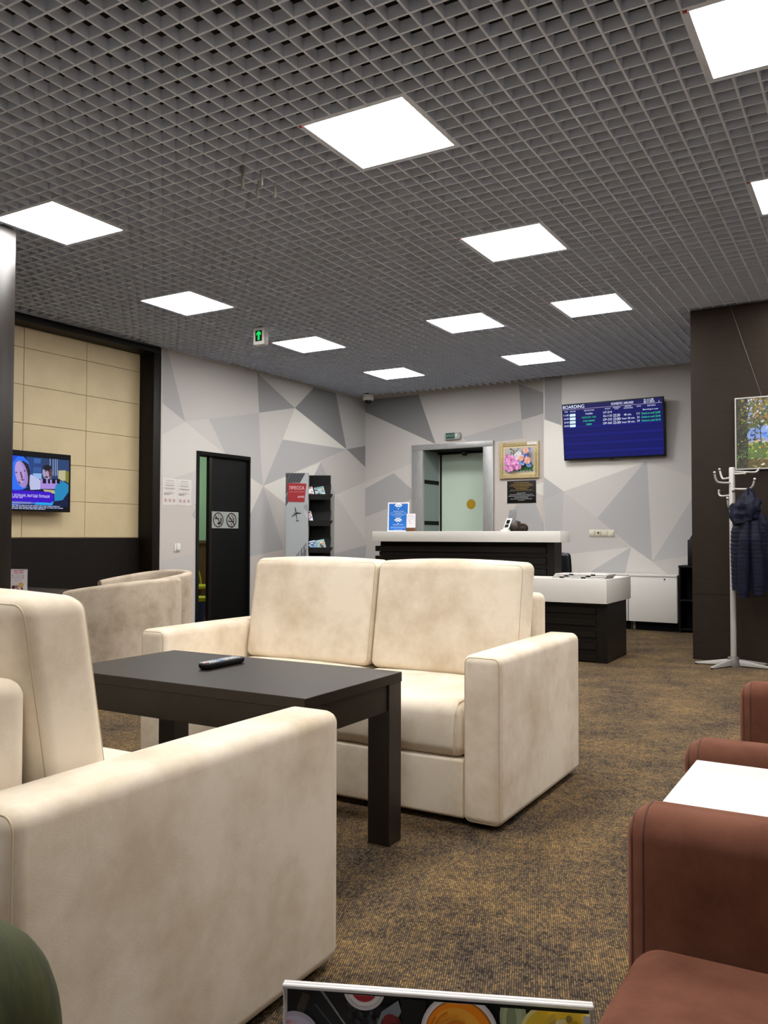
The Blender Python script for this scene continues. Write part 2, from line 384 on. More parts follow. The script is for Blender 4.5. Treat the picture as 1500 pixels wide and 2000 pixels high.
MURAL_LEFT = [
('w',[(6.315,3.052),(7.849,3.029),(7.888,2.570),(7.024,2.387),(6.658,2.312),(6.386,3.035)]),
('m',[(6.314,3.098),(6.386,3.065),(6.658,2.315),(6.322,2.471)]),
('v',[(6.322,2.471),(6.658,2.312),(6.626,2.269),(6.327,2.133)]),
('l',[(6.327,2.133),(6.658,2.309),(7.311,2.005),(7.314,1.739),(6.333,1.634)]),
('v',[(6.662,2.313),(7.024,2.387),(7.299,2.021)]),
('g',[(7.024,2.387),(7.888,2.565),(7.920,2.056),(7.969,1.677),(7.731,1.768),(7.311,2.005)]),
('v',[(7.888,2.565),(8.577,2.707),(8.347,2.288),(7.977,1.677)]),
('d',[(7.848,3.064),(7.910,3.021),(8.591,2.715),(7.888,2.566)]),
('w',[(7.910,3.021),(8.059,3.064),(9.020,3.068),(8.591,2.715)]),
('k',[(9.005,3.047),(9.500,3.042),(9.766,2.287),(8.591,2.715)]),
('g',[(9.500,3.042),(10.335,3.058),(10.338,2.374),(9.766,2.287)]),
('L',[(8.591,2.715),(9.766,2.287),(8.347,2.284)]),
('k',[(9.766,2.287),(10.338,2.395),(10.340,2.027)]),
('n',[(8.347,2.284),(9.766,2.287),(7.977,1.677)]),
('w',[(9.766,2.281),(10.340,2.027),(10.341,1.880),(9.510,1.634),(9.157,2.059)]),
('L',[(7.977,1.677),(9.157,2.059),(8.998,1.860),(8.397,1.459)]),
('n',[(9.157,2.059),(9.510,1.634),(9.442,1.612),(9.014,1.880)]),
('n',[(7.977,1.670),(8.388,0.897),(7.741,0.819),(7.735,1.317)]),
('w',[(7.977,1.670),(8.426,1.469),(8.431,0.915),(8.374,0.915)]),
('l',[(7.731,1.768),(7.969,1.677),(7.735,1.317)]),
('v',[(9.375,1.609),(9.510,1.634),(10.346,0.937),(9.380,0.827)]),
('l',[(9.510,1.634),(10.341,1.880),(10.346,0.937)]),
('n',[(9.380,0.804),(10.346,0.948),(10.349,0.478),(9.383,0.515)]),
('v',[(6.333,1.634),(6.839,1.790),(6.844,1.424),(6.337,1.360)]),
('n',[(6.768,1.294),(6.855,1.408),(6.857,1.217)]),
('w',[(6.324,0.800),(6.851,0.867),(6.860,0.137),(6.333,0.180)]),
]
MURAL_ALCOVE = [
('k',[(-6.859,3.049),(-5.846,3.051),(-5.574,2.341),(-6.858,2.928)]),
('w',[(-5.846,3.051),(-4.338,3.062),(-4.301,2.582),(-5.164,2.411),(-5.574,2.341)]),
('d',[(-4.338,3.062),(-3.981,2.905),(-3.982,2.648),(-4.301,2.582)]),
('w',[(-4.338,3.062),(-3.916,3.075),(-3.917,2.882)]),
('n',[(-5.164,2.411),(-4.301,2.582),(-4.279,2.339),(-4.670,2.321),(-5.082,2.335)]),
('w',[(-4.301,2.582),(-3.917,2.658),(-3.919,2.255),(-4.279,2.339)]),
('v',[(-6.858,2.918),(-5.574,2.341),(-5.934,2.336),(-5.933,2.096),(-6.854,1.807)]),
('l',[(-6.854,1.807),(-5.933,2.096),(-5.933,1.712),(-6.252,1.964),(-6.853,1.707)]),
('n',[(-6.252,1.964),(-5.933,1.712),(-5.932,1.597),(-6.383,1.451),(-6.852,1.308),(-6.853,1.707)]),
('v',[(-6.852,1.308),(-6.383,1.451),(-5.932,1.597),(-5.930,0.356),(-6.848,0.325)]),
('n',[(-6.850,0.900),(-6.708,0.941),(-6.754,0.684),(-6.849,0.662)]),
('L',[(-4.105,1.733),(-3.920,1.788),(-3.921,1.553),(-4.124,1.637)]),
('n',[(-4.370,1.491),(-4.106,1.487),(-3.923,1.031),(-3.925,0.423),(-4.682,0.398),(-4.467,1.332)]),
]
MURAL_FAR = [
('d',[(-3.922,3.099),(-3.692,3.096),(-3.560,2.706),(-3.705,2.455),(-3.924,2.545)]),
('w',[(-3.692,3.096),(-2.084,3.082),(-2.095,1.728),(-2.650,1.950),(-3.707,2.022),(-3.705,2.455)]),
('L',[(-3.935,2.545),(-3.705,2.455),(-3.645,2.019),(-2.669,1.946),(-3.677,1.628),(-3.937,1.821)]),
('v',[(-2.669,1.946),(-3.677,1.628),(-3.254,1.292)]),
('n',[(-2.684,1.946),(-2.650,1.945),(-2.599,0.774),(-2.844,0.949),(-3.254,1.292)]),
('v',[(-2.650,1.945),(-2.095,1.743),(-2.096,1.583),(-2.599,0.774)]),
('g',[(-2.096,1.583),(-2.102,0.856),(-2.599,0.774)]),
('w',[(-3.677,1.628),(-3.254,1.292),(-2.844,0.944),(-3.711,0.834),(-3.710,1.140)]),
('n',[(-3.937,1.811),(-3.677,1.628),(-3.938,1.531)]),
('g',[(-3.938,1.531),(-3.677,1.628),(-3.700,1.140),(-3.712,0.715),(-3.899,0.712)]),
('l',[(-2.844,0.944),(-3.711,0.834),(-3.713,0.439),(-3.368,0.621)]),
('g',[(-2.844,0.944),(-2.921,0.617),(-3.408,0.595)]),
('l',[(-2.844,0.944),(-2.599,0.774),(-2.404,0.612),(-2.921,0.617)]),
('w',[(-2.599,0.774),(-2.102,0.865),(-2.104,0.566),(-2.404,0.612)]),
]
# ================================================================ THE SETTING
PAL = {k: hx(v) for k, v in dict(m='a8a6a6', L='d7d5ce', l='cecbc6', v='c5c1be', w='bfbbb8', g='b3b2b2', n='aeadae', d='959596', k='818183').items()}
f = MB().box(-9.5, 3.4, -2.7, 11.6, -0.1, 0); tag(mk('floor', f, M_CARPET), kind='structure')

# ---- left wall with the sliding door
AW, BA, BF = -6.735, 10.25, 10.10
DB0, DB1, DZ = 6.853, 7.718, 1.99
w = MB(RF)
w.box(AW-0.16, AW, 6.3, DB0, 0, 3.5); w.box(AW-0.16, AW, DB1, 10.45, 0, 3.5); w.box(AW-0.16, AW, DB0, DB1, DZ, 3.5)
wall_left = tag(mk('wall_left', w, M_WALL), kind='structure')
def mural(data, parent, fn, regions):
    g = Gfx(fn, 0.00004)
    for c, pts in data:
        g.k += 1
        for R_ in regions:
            q = clip(pts, *R_)
            if q: g.poly(q, PAL[c], up_=False)
    o = mk('mural', g.mb, M_MURAL, parent); tag(o, 'wallpaper of grey and cream triangles'); return o
def fn_left(u, v, h): return RF((AW+0.0006+h, u, v))
mural(MURAL_LEFT, wall_left, fn_left, [(6.31, 0, DB0-0.015, 3.5), (DB1+0.015, 0, 10.25, 3.5), (DB0-0.015, DZ+0.015, DB1+0.015, 3.5)])

# ---- alcove wall with the lift-style doorway, and the far wall one step nearer
OA0, OA1, OZ = -5.774, -4.841, 2.281
w = MB(RF)
w.box(-6.95, OA0, BA, BA+0.5, 0, 3.5); w.box(OA1, -3.93, BA, BA+0.5, 0, 3.5); w.box(OA0, OA1, BA, BA+0.5, OZ, 3.5)
wall_back = tag(mk('wall_back', w, M_WALL), kind='structure')
def fn_alc(u, v, h): return RF((u, BA-0.0006-h, v))
mural(MURAL_ALCOVE, wall_back, fn_alc, [(AW, 0, OA0-0.02, 3.5), (OA1+0.02, 0, -3.93, 3.5), (OA0-0.02, OZ+0.02, OA1+0.02, 3.5)])
w = MB(RF); w.box(-3.942, 3.6, BF, BF+0.6, 0, 3.5)
wall_far = tag(mk('wall_far', w, M_WALL), kind='structure')
def fn_far(u, v, h): return RF((u, BF-0.0006-h, v))
mural(MURAL_FAR, wall_far, fn_far, [(-3.942, 0, -1.2, 3.5)])

# ---- dark partition the landscape hangs on, left partition, the rest of the shell
w = MB(RF); w.box(-1.637, 3.6, 7.70, 7.95, 0, 3.055)
wall_dark = tag(mk('wall_right', w, M_PANEL), kind='structure')
for z in (0.57,):                                       # the thin joint between two laminate sheets
    tag(mk('panel_joint', MB(RF).box(-1.637, 3.6, 7.698, 7.7, z, z+0.002), M_BLACKM, wall_dark))
w = MB(); w.box(-7.2, -4.85, 3.37, 3.502, 0, 3.055)
tag(mk('wall_partition', w, M_PART, bevel=0.002), kind='structure')
tag(mk('wall_side', MB().box(3.2, 3.35, -2.6, 10.4, 0, 3.6), M_WALL), kind='structure')
tag(mk('wall_rear', MB().box(-7.3, 3.35, -2.6, -2.45, 0, 3.6), M_WALL), kind='structure')
tag(mk('wall_near_left', MB().box(-7.3, -7.15, -2.5, 3.37, 0, 3.6), M_WALL), kind='structure')

# ---- television niche: dark frame, cream tiles above a dark panel
NB = -6.945
w = MB(RF); w.box(NB-0.16, NB-0.008, 3.3, 6.305, 0, 3.5)
niche = tag(mk('wall_niche', w, M_GROUT), kind='structure')
cols = [3.42, 4.12, 4.82, 5.52, 6.203]; rows = [1.043, 1.393, 1.749, 2.10, 2.455, 2.80, 2.992]
for i in range(4):
    for j in range(6):
        mk('tile', MB(RF).box(NB-0.008, NB+random.uniform(-0.0006, 0.0006), cols[i]+0.002, cols[i+1]-0.002, rows[j]+0.002, rows[j+1]-0.002), M_BEIGE, niche, bevel=0.0015, seg=1)
mk('lower_panel', MB(RF).box(NB-0.008, NB+0.012, 3.42, 6.203, 0, 1.038), M_FRAME, niche)
trim = empty('trim_1', RF((AW, 6.25, 0)), WROT); tag(trim, kind='structure')
mk('frame_post', MB(RF).box(NB, AW, 6.203, 6.309, 0, 2.992), M_FRAME, trim, bevel=0.003)
mk('frame_beam', MB(RF).box(NB, AW, 3.42, 6.309, 2.992, 3.055), M_FRAME, trim, bevel=0.003)

# ---- room behind the sliding door
s_ = MB(RF); s_.box(-8.75, -8.65, 6.33, 9.6, 1.0, 2.7); s_.box(-8.65, AW-0.16, 6.33, 6.38, 1.0, 2.7); s_.box(-8.65, AW-0.16, 9.4, 9.5, 1.0, 2.7)
tag(mk('wall_inner_room', s_, M_GREEN), kind='structure')
s_ = MB(RF); s_.box(-8.75, -8.63, 6.33, 9.6, 0, 1.0); s_.box(-8.65, AW-0.16, 6.33, 6.39, 0, 1.0); s_.box(-8.65, AW-0.16, 9.38, 9.5, 0, 1.0)
tag(mk('wall_inner_wainscot', s_, M_WOOD), kind='structure')
tag(mk('trim_2', MB(RF).box(-8.63, -8.6, 6.39, 9.38, 0.955, 1.0), M_WOOD), kind='structure')
tag(mk('ceiling_inner_room', MB(RF).box(-8.75, AW-0.16, 6.33, 9.5, 2.7, 2.75), M_WHITEM), kind='structure')
tag(mk('floor_inner_room', MB(RF).box(-8.65, AW-0.16, 6.33, 9.5, 0, 0.006), M_ORANGE), kind='structure')
il = empty('ceiling_lamp', RF((-7.7, 8.0, 2.69))); tag(il, 'white lamp on the ceiling of the green room behind the black door', 'lamp')
mk('lamp_body', MB(RF).box(-7.95, -7.45, 7.75, 8.25, 2.66, 2.7), M_WHITEM, il)
mk('diffuser', MB(RF).box(-7.93, -7.47, 7.77, 8.23, 2.652, 2.66), mat('inner_lamp', (1, 0.97, 0.92, 1), emit=30), il)

# ---- door_1: black frame and sliding leaf, door_2: steel-framed doorway with a frosted leaf
d1 = empty('door_1', RF((AW, DB0, 0)), WROT); tag(d1, kind='structure')
fr_ = MB(RF); fr_.box(AW-0.16, AW+0.012, DB0-0.02, DB0+0.022, 0, DZ+0.02); fr_.box(AW-0.16, AW+0.012, DB1-0.012, DB1+0.012, 0, DZ+0.02); fr_.box(AW-0.16, AW+0.012, DB0+0.022, DB1-0.012, DZ-0.022, DZ+0.02)
mk('door_frame', fr_, M_BLACKM, d1, bevel=0.002)
leaf = mk('door_leaf', MB(RF).box(AW-0.055, AW-0.02, 7.066, DB1-0.012, 0.01, DZ-0.022), M_BLACKM, d1, bevel=0.002)
mk('leaf_edge', MB(RF).box(AW-0.06, AW-0.012, 7.056, 7.10, 0.01, DZ-0.022), M_FRAME, d1, bevel=0.002)
d2 = empty('door_2', RF((OA0, BA, 0)), WROT); tag(d2, kind='structure')
mk('jamb', MB(RF).box(-5.939, OA0, BA-0.03, BA+0.02, 0, 2.262), M_STEEL, d2, bevel=0.003)
mk('jamb', MB(RF).box(OA1, -4.692, BA-0.03, BA+0.02, 0, 2.262), M_STEEL, d2, bevel=0.003)
mk('door_lintel', MB(RF).box(-5.941, -4.690, BA-0.034, BA+0.02, 2.262, 2.338), M_STEEL, d2, bevel=0.003)
mk('reveal_edge', MB(RF).box(OA0-0.002, OA0+0.012, BA-0.02, BA+0.02, 0, 2.262), M_ALU, d2)
mk('side_panel', MB(RF).box(OA0, OA0+0.012, BA+0.02, 10.70, 0, 2.262), M_REVEAL, d2)
mk('side_panel', MB(RF).box(OA1-0.012, OA1, BA+0.02, 10.70, 0, 2.262), M_REVEAL, d2)
for z in (1.225, 1.80): mk('dark_band', MB(RF).box(OA0+0.01, OA0+0.016, BA+0.022, 10.695, z, z+0.055), M_BLACKM, d2)
mk('header', MB(RF).box(OA0, OA1, BA+0.03, 10.74, 2.262, 2.30), M_BLACKM, d2)
mk('header_box', MB(RF).box(OA0, OA1, 10.66, 10.72, 2.235, 2.262), M_BLACKM, d2)
mk('leaf_stile', MB(RF).box(OA0+0.012, OA0+0.03, 10.69, 10.74, 0, 2.262), M_ALU, d2)
mk('leaf_gasket', MB(RF).box(OA0+0.03, OA0+0.046, 10.70, 10.74, 0, 2.262), M_BLACKM, d2)
gl = mk('frosted_leaf', MB(RF).box(OA0+0.046, OA1, 10.722, 10.745, 0, 2.262), M_GLASSD, d2)
g = Gfx(lambda u, v, h: RF((u, 10.7205-h, v))); g.disc(-5.262, 1.518, 0.07, 'b8920e', n=36)
sub(mk('yellow_sticker', g.mb, M_PRINT), gl)
o = mk('motion_sensor', MB(RF).lathe([(0.001, -0.05), (0.03, -0.046), (0.048, -0.02), (0.052, 0.0), (0.052, 0.012)], (-5.31, 10.62, 2.243), 20), M_DOME, d2, smooth=40)

# ---- ceiling: open grid of 10 x 10 cm cells, every blade its own slat, cut out round the light panels
LAMPS = [(3,0),(0,0),(-4,0),(-5,3),(-5,6),(-5,9),(0,3),(0,6),(-2,6),(-2,9),(3,3),(3,6),(0,-3),(3,-3),(-4,-3),(6,0),(6,3),(0,-6),(3,-6)]
LX0, LY0 = -2.4273, 3.2862
mods = [(LX0+0.6*i, LY0+0.6*j) for i, j in LAMPS]
ceiling = tag(mk('ceiling', MB().box(-9.2, 3.4, -2.6, 11.4, 3.62, 3.7), M_VOID), kind='structure')
def a_line_x(y): return (-6.705 - EXV.y*y)/EXV.x          # x of the left wall's face at depth y (ceiling level)
def blade(name, segs, alongx, c):
    m = MB()
    for s0, s1 in segs:
        if s1-s0 < 0.03: continue
        if alongx: m.box(s0, s1, c-0.005, c+0.005, H, H+0.05)
        else: m.box(c-0.005, c+0.005, s0, s1, H+0.0004, H+0.0496)
    if m.v: mk(name, m, M_GRID, ceiling)
def cuts(lo, hi, blocks):
    out = []; p = lo
    for b0, b1 in sorted(blocks):
        if b0 > p: out.append((p, min(b0, hi)))
        p = max(p, b1)
    if p < hi: out.append((p, hi))
    return out
j0 = int((-2.4-LY0)/0.1)
for j in range(j0, 69):
    y = LY0+0.1*j
    lo = a_line_x(y); hi = 3.18
    if y > 10.12: hi = -3.72
    bl = [(mx, mx+0.6) for mx, my in mods if my+0.02 < y < my+0.58]
    blade('slat', cuts(lo, hi, bl), True, y)
for i in range(-43, 57):
    x = LX0+0.1*i
    lo = -2.42
    if x < -6.45: lo = (x+6.705)/0.0285 if x > -6.70 else 99
    hi = 10.30 if x < -3.70 else 10.14
    hi -= 0.0285*(x+5)*0 + 0.02
    bl = [(my, my+0.6) for mx, my in mods if mx+0.02 < x < mx+0.58]
    blade('slat', cuts(max(lo, -2.42), hi, bl), False, x)
LBL = {(3,0):'large square light panel cut off by the top of the picture, above the brown armchairs', (0,0):'square light panel over the coffee table, largest seen whole',
 (-4,0):'square light panel touching the top of the dark brown partition', (-5,3):'square light panel over the tub chairs, before the television niche',
 (-5,6):'square light panel just beside the hanging green arrow sign', (-5,9):'farthest square light panel, close to the security camera',
 (0,3):'second largest light panel seen whole, high above the low reception desk', (0,6):'whole light panel nearest the top edge of the dark wall',
 (-2,6):'light panel high above the white counter, level with the one by the dark wall', (-2,9):'flat-looking light panel closest to the boarding screen',
 (3,3):'square light panel cut off by the picture edge beside the dark wall', (3,6):'square light panel out of view before the landscape painting',
 (0,-3):'square light panel out of view above the near cream sofa', (3,-3):'square light panel out of view above the menu stand', (-4,-3):'square light panel out of view behind the dark partition',
 (6,0):'square light panel out of view far over the brown armchairs', (0,-6):'square light panel out of view over the seated person', (3,-6):'square light panel out of view at the rear of the room', (6,3):'square light panel out of view by the side wall'}
lamp0 = None
for (i, j), (mx, my) in zip(LAMPS, mods):
    if lamp0 is None:
        lamp0 = empty('ceiling_light', (mx+0.3, my+0.3, H)); r = lamp0
        fr_ = MB()
        for x0, x1, y0, y1 in ((0.004, 0.596, 0.004, 0.0265), (0.004, 0.596, 0.5735, 0.596), (0.004, 0.0265, 0.0265, 0.5735), (0.5735, 0.596, 0.0265, 0.5735)):
            fr_.box(mx+x0, mx+x1, my+y0, my+y1, H+0.001, H+0.03)
        fr_.box(mx+0.004, mx+0.596, my+0.004, my+0.596, H+0.03, H+0.045)
        mk('lamp_frame', fr_, M_GRID, r)
        mk('diffuser', MB().box(mx+0.0265, mx+0.5735, my+0.0265, my+0.5735, H+0.003, H+0.012), M_LAMP, r)
        mk('red_tab', MB().box(mx+0.004, mx+0.022, my+0.01, my+0.026, H-0.003, H+0.001), M_RED, r, bevel=0.001)
    else: r = copy_tree(lamp0, (mx+0.3, my+0.3, H), 0)
    tag(r, LBL[(i, j)], 'ceiling light', 'square ceiling light panels')

# ================================================================ SOFAS, TABLE, CHAIRS
def seam(path, r=0.003): return MB().tube(path, r, 6)
def make_sofa():
    X0, Y0_ = -2.075, 3.291
    t = lambda p: Vector((p.x+X0, p.y+Y0_, p.z))
    T = lambda x, y, z: (x+X0, y+Y0_, z)
    root = empty('sofa', (X0, Y0_, 0))
    link('base', soft_box(-0.748, 0.748, -0.445, 0.42, 0.024, 0.24, 0.012, 0.004, tf=t, puff_faces='y'), M_CREAM, root, 50)
    for sx in (-1, 1):
        a = sorted((sx*0.748, sx*0.90))
        arm = link('armrest', soft_box(a[0], a[1], -0.465, 0.465, 0.018, 0.628, 0.032, 0.004, seg=5, tf=t, puff_faces='zx'), M_CREAM, root, 50)
        for yy, s in ((-0.4557, -1), (0.4557, 1)):
            pth = [T(u, yy-s*0.0, v) for u, v in rr_path(a[0]+0.0093, a[1]-0.0093, 0.0273, 0.6187, 0.0227)]
            sub(mk('seam', seam(pth+[pth[0]], 0.002), M_SEAM, smooth=80), arm)
    for sx in (-1, 1):
        a = sorted((sx*0.002, sx*0.746))
        c = link('seat_cushion', soft_box(a[0], a[1], -0.452, 0.30, 0.24, 0.445, 0.05, 0.012, seg=6, tf=t, puff_faces='zy'), M_CREAM, root, 50)
        x1 = a[1]-0.03 if sx > 0 else a[0]+0.03
        sub(mk('seam', seam([T(x1, -0.458, 0.262), T(x1, -0.462, 0.34), T(x1, -0.456, 0.40), T(x1, -0.42, 0.443), T(x1, -0.3, 0.452), T(x1, 0.0, 0.453)], 0.002), M_SEAM, smooth=80), c)
    link('back_frame', soft_box(-0.746, 0.746, 0.315, 0.465, 0.012, 0.805, 0.035, 0.004, seg=5, tf=t, puff_faces='z'), M_CREAM, root, 50)
    for sx in (-1, 1):
        a = sorted((sx*0.004, sx*0.744))
        L_ = 0.17
        c = link('back_cushion', soft_box(a[0], a[1], 0.10, 0.255, 0.45, 0.945, 0.036, 0.014, lean=L_, seg=6, tf=t, puff_faces='yz'), M_CREAM, root, 50)
        for yb in (0.1105, 0.2445):
            pth = [T(u, yb + L_*(v-0.45), v) for u, v in rr_path(a[0]+0.0105, a[1]-0.0105, 0.4605, 0.9345, 0.0255)]
            sub(mk('seam', seam(pth+[pth[0]], 0.002), M_SEAM, smooth=80), c)
    for sx in (-0.8, 0.8):
        for sy in (-0.38, 0.38):
            mk('foot', MB().box(X0+sx-0.03, X0+sx+0.03, Y0_+sy-0.03, Y0_+sy+0.03, 0, 0.024), M_BLACKM, root)
    return root
sofa = make_sofa()
tag(sofa, 'cream velvet two-seat sofa behind the dark coffee table, facing the camera', 'sofa', 'cream velvet sofas')
near = copy_tree(sofa, (-2.065, 1.313, 0), PI)
tag(near, 'cream velvet sofa turned away in front, its big side panel filling the lower left', 'sofa', 'cream velvet sofas')

def dark_table(x0, x1, y0, y1, z, label):
    r = empty('coffee_table', ((x0+x1)/2, (y0+y1)/2, 0)); tag(r, label, 'table')
    mk('tabletop', MB().box(x0, x1, y0, y1, z-0.034, z), M_WENGE, r, bevel=0.0015, seg=1)
    i = 0.008; l = 0.085
    for (a, b, c, d) in ((x0+l, x1-l, y0+i, y0+i+0.022), (x0+l, x1-l, y1-i-0.022, y1-i)): mk('apron', MB().box(a, b, c, d, z-0.125, z-0.034), M_WENGE, r)
    for (a, b, c, d) in ((x0+i, x0+i+0.022, y0+l, y1-l), (x1-i-0.022, x1-i, y0+l, y1-l)): mk('apron', MB().box(a, b, c, d, z-0.125, z-0.034), M_WENGE, r)
    for a in (x0+0.002, x1-l-0.002):
        for b in (y0+0.002, y1-l-0.002): mk('leg', MB().box(a, a+l, b, b+l, 0, z-0.034), mat('wenge_upright', '231b16', 0.4, col2='19130f', nscale=12, stretch=(14, 14, 1)), r, bevel=0.0015, seg=1)
    return r
dark_table(-2.545, -1.457, 2.03, 2.612, 0.585, 'dark brown wooden coffee table with thick square legs and a remote on it')

# remote control lying on the table
rc = empty('remote_control', (-2.085, 2.385, 0.585), 0.0); tag(rc, 'black remote control lying on the dark coffee table', 'remote')
def rcx(u, v, h): return Vector((-2.085, 2.385, 0.585)) + Vector((1, 0.02, 0)).normalized()*u + Vector((-0.02, 1, 0)).normalized()*v + Vector((0, 0, h))
m = MB(lambda p: rcx(p.x, p.y, p.z)); prof = rr_path(-0.024, 0.024, -0.112, 0.112, 0.018)
m.rings([[Vector((u*s, v*(1-(1-s)*0.3), z)) for u, v in prof] for s, z in ((0.72, 0.0), (0.94, 0.006), (1, 0.015), (0.97, 0.020), (0.90, 0.022))])
mk('remote_body', m, M_RUBBER, rc, smooth=50)
for r_ in range(13):
    for c_ in range(3):
        v = -0.098 + r_*0.0145; u = -0.014 + c_*0.014
        colm = M_RED if (r_ == 0 and c_ == 2) else mat('blue_key', '6f8fb8', 0.4) if r_ in (5, 6) else mat('grey_key', 'b9bdc2', 0.4)
        mk('key', MB(lambda p: rcx(p.x, p.y, p.z)).box(u-0.0048, u+0.0048, v-0.0042, v+0.0042, 0.0215, 0.0245), colm, rc, bevel=0.0008, seg=1)

# ---- tub armchairs
def tub_chair(loc, rz, label):
    root = empty('tub_chair', (loc[0], loc[1], 0), rz); tag(root, label, 'armchair', 'cream tub chairs')
    Rm = Matrix.Rotation(rz, 3, 'Z'); P = lambda x, y, z: Rm @ Vector((x, y, 0)) + Vector((loc[0], loc[1], z))
    W2, D0, yc, th = 0.34, -0.28, 0.0, 0.07
    path = []                                             # outer outline of the U with its inward normals
    for k in range(9): path.append((W2, D0 + (yc-D0)*k/9, -1, 0))
    for k in range(25):
        a = PI*k/24; ca, sa = math.cos(a), math.sin(a)
        ex = lambda t, e: math.copysign(abs(t)**e, t)
        path.append((W2*ex(ca, 0.82), yc + 0.34*ex(sa, 0.82), -ca, -sa))
    for k in range(9): path.append((-W2, yc + (D0-yc)*(k+1)/9, 1, 0))
    rings = []
    n = len(path)
    for i, (x, y, nx, ny) in enumerate(path):
        t = (y-D0)/(yc+0.34-D0); zt = 0.685 + 0.085*max(0, min(1, t))**0.8
        r = 0.028; sec = []
        for d, z in [(0, 0.07), (0, zt-0.2), (0, zt-r)] + [(r-r*math.cos(q), zt-r+r*math.sin(q)) for q in (0.4, 0.8, 1.2, PI/2)] + [(th-r+r*math.sin(q), zt-r+r*math.cos(q)) for q in (0, 0.4, 0.8, 1.2, PI/2)] + [(th, zt-0.2), (th, 0.07)]:
            sec.append(P(x+nx*d, y+ny*d, z))
        rings.append(sec)
    mk('shell', MB().rings(rings), M_CREAM2, root, smooth=60)
    for sx in (1, -1):
        pth = [P(sx*(W2-0.003), D0+0.004, 0.08), P(sx*(W2-0.003), D0+0.004, 0.655), P(sx*(W2-0.03), D0+0.002, 0.683), P(sx*(W2-0.05), D0+0.002, 0.683), P(sx*(W2-0.072), D0+0.004, 0.655), P(sx*(W2-0.072), D0+0.004, 0.3)]
        mk('seam', seam(pth, 0.003), M_SEAM, root, smooth=80)
    link('seat_cushion', soft_box(-0.262, 0.262, -0.26, 0.26, 0.10, 0.43, 0.04, 0.015, seg=5, tf=lambda p: P(p.x, p.y, p.z), puff_faces='z'), M_CREAM2, root, 50)
    for sx in (-0.27, 0.27):
        for sy in (-0.24, 0.18): mk('foot', MB().lathe([(0.018, 0.0), (0.024, 0.07)], P(sx, sy, 0), 12), M_BLACKM, root)
    return root
tub_chair((-4.53, 4.20), math.radians(-80), 'cream tub chair seen from its outer side, standing in front of the other tub chair')
tub_chair((-5.29, 5.12), math.radians(-14), 'cream tub chair showing its curved rim, half hidden behind the other tub chair')

# dark side table in the niche with a little menu
r = empty('side_table', (-5.62, 4.1, 0)); tag(r, 'dark table before the television niche with a small menu stand on it', 'table')
mk('tabletop', MB().box(-6.15, -5.1, 3.72, 4.45, 0.615, 0.645), M_WENGE, r, bevel=0.002)
mk('apron', MB().box(-6.08, -5.17, 3.79, 4.38, 0.54, 0.615), M_WENGE, r)
for a in (-6.1, -5.23):
    for b in (3.77, 4.32): mk('leg', MB().box(a, a+0.08, b, b+0.08, 0, 0.54), M_WENGE, r)
def menu_stand(o, du, w_, h_, label, draw, back=(0, 0, 0), base=True):
    du = Vector(du).normalized(); dn = du.cross(Vector((0, 0, 1))); o = Vector(o)      # dn points to the reader
    t = lambda p: o + du*p.x - dn*p.y + Vector((0, 0, p.z))
    r = empty('menu_stand', o, math.atan2(du.y, du.x)); tag(r, label, 'menu')
    mk('acrylic_holder', MB(t).box(-0.003, w_+0.003, 0.0016, 0.005, 0, h_+0.0028), M_ACRYLE, r, bevel=0.0006, seg=1)
    mk('holder_edge', MB(t).box(-0.003, w_+0.003, -0.0016, 0.0016, h_, h_+0.0028), M_ACRYLE, r, bevel=0.0006, seg=1)
    if base: mk('holder_foot', MB(t).prism([(-0.035, 0), (0.035, 0), (0.035, 0.004), (0.006, 0.012), (0.0045, 0.03), (0.0016, 0.03), (0.0012, 0.008), (-0.035, 0.004)], (-0.003, 0, 0), (0, 1, 0), (0, 0, 1), (w_+0.006, 0, 0)), M_ACRYLE, r)
    g = Gfx(lambda u, v, h: t(Vector((u, 0.0014-h, v))), 0.0001)
    draw(g, w_, h_); mk('menu_card', g.mb, M_PRINT, r)
    return r
def draw_small(g, w, h):
    rn = random.Random(3); g.rect(0, 0.0, w, h, 'e9dfe0')
    g.words(w*.14, h*.90, w*.9, h*.05, 'd98c94', rn, True, .8); g.words(w*.14, h*.82, w*.9, h*.05, 'd98c94', rn, True, .72)
    for k in range(5): g.words(w*.25, h*(.74-.045*k), w*.78, h*.012, 'b9aeb4', rn, True, .8)
    for u, v in ((.16, .72), (.19, .63), (.79, .71), (.78, .62)): g.disc(w*u, h*v, w*.03, '8a5a55')
    g.disc(w*.22, h*.2, w*.11, '5d3a32'); g.disc(w*.4, h*.22, w*.1, 'a87a68'); g.disc(w*.66, h*.30, w*.15, 'd6a049'); g.disc(w*.66, h*.30, w*.1, 'e0b76a'); g.disc(w*.72, h*.14, w*.07, '6e4a40'); g.disc(w*.48, h*.12, w*.06, 'b8938a')
    g.line(w*.3, h*.49, w*.75, h*.5, .001, '6c6468')
menu_stand((-5.565, 4.01, 0.6455), (0.8626, 0.506, 0), 0.125, 0.165, 'small white menu card with orange drink, on the dark table by the niche', draw_small)

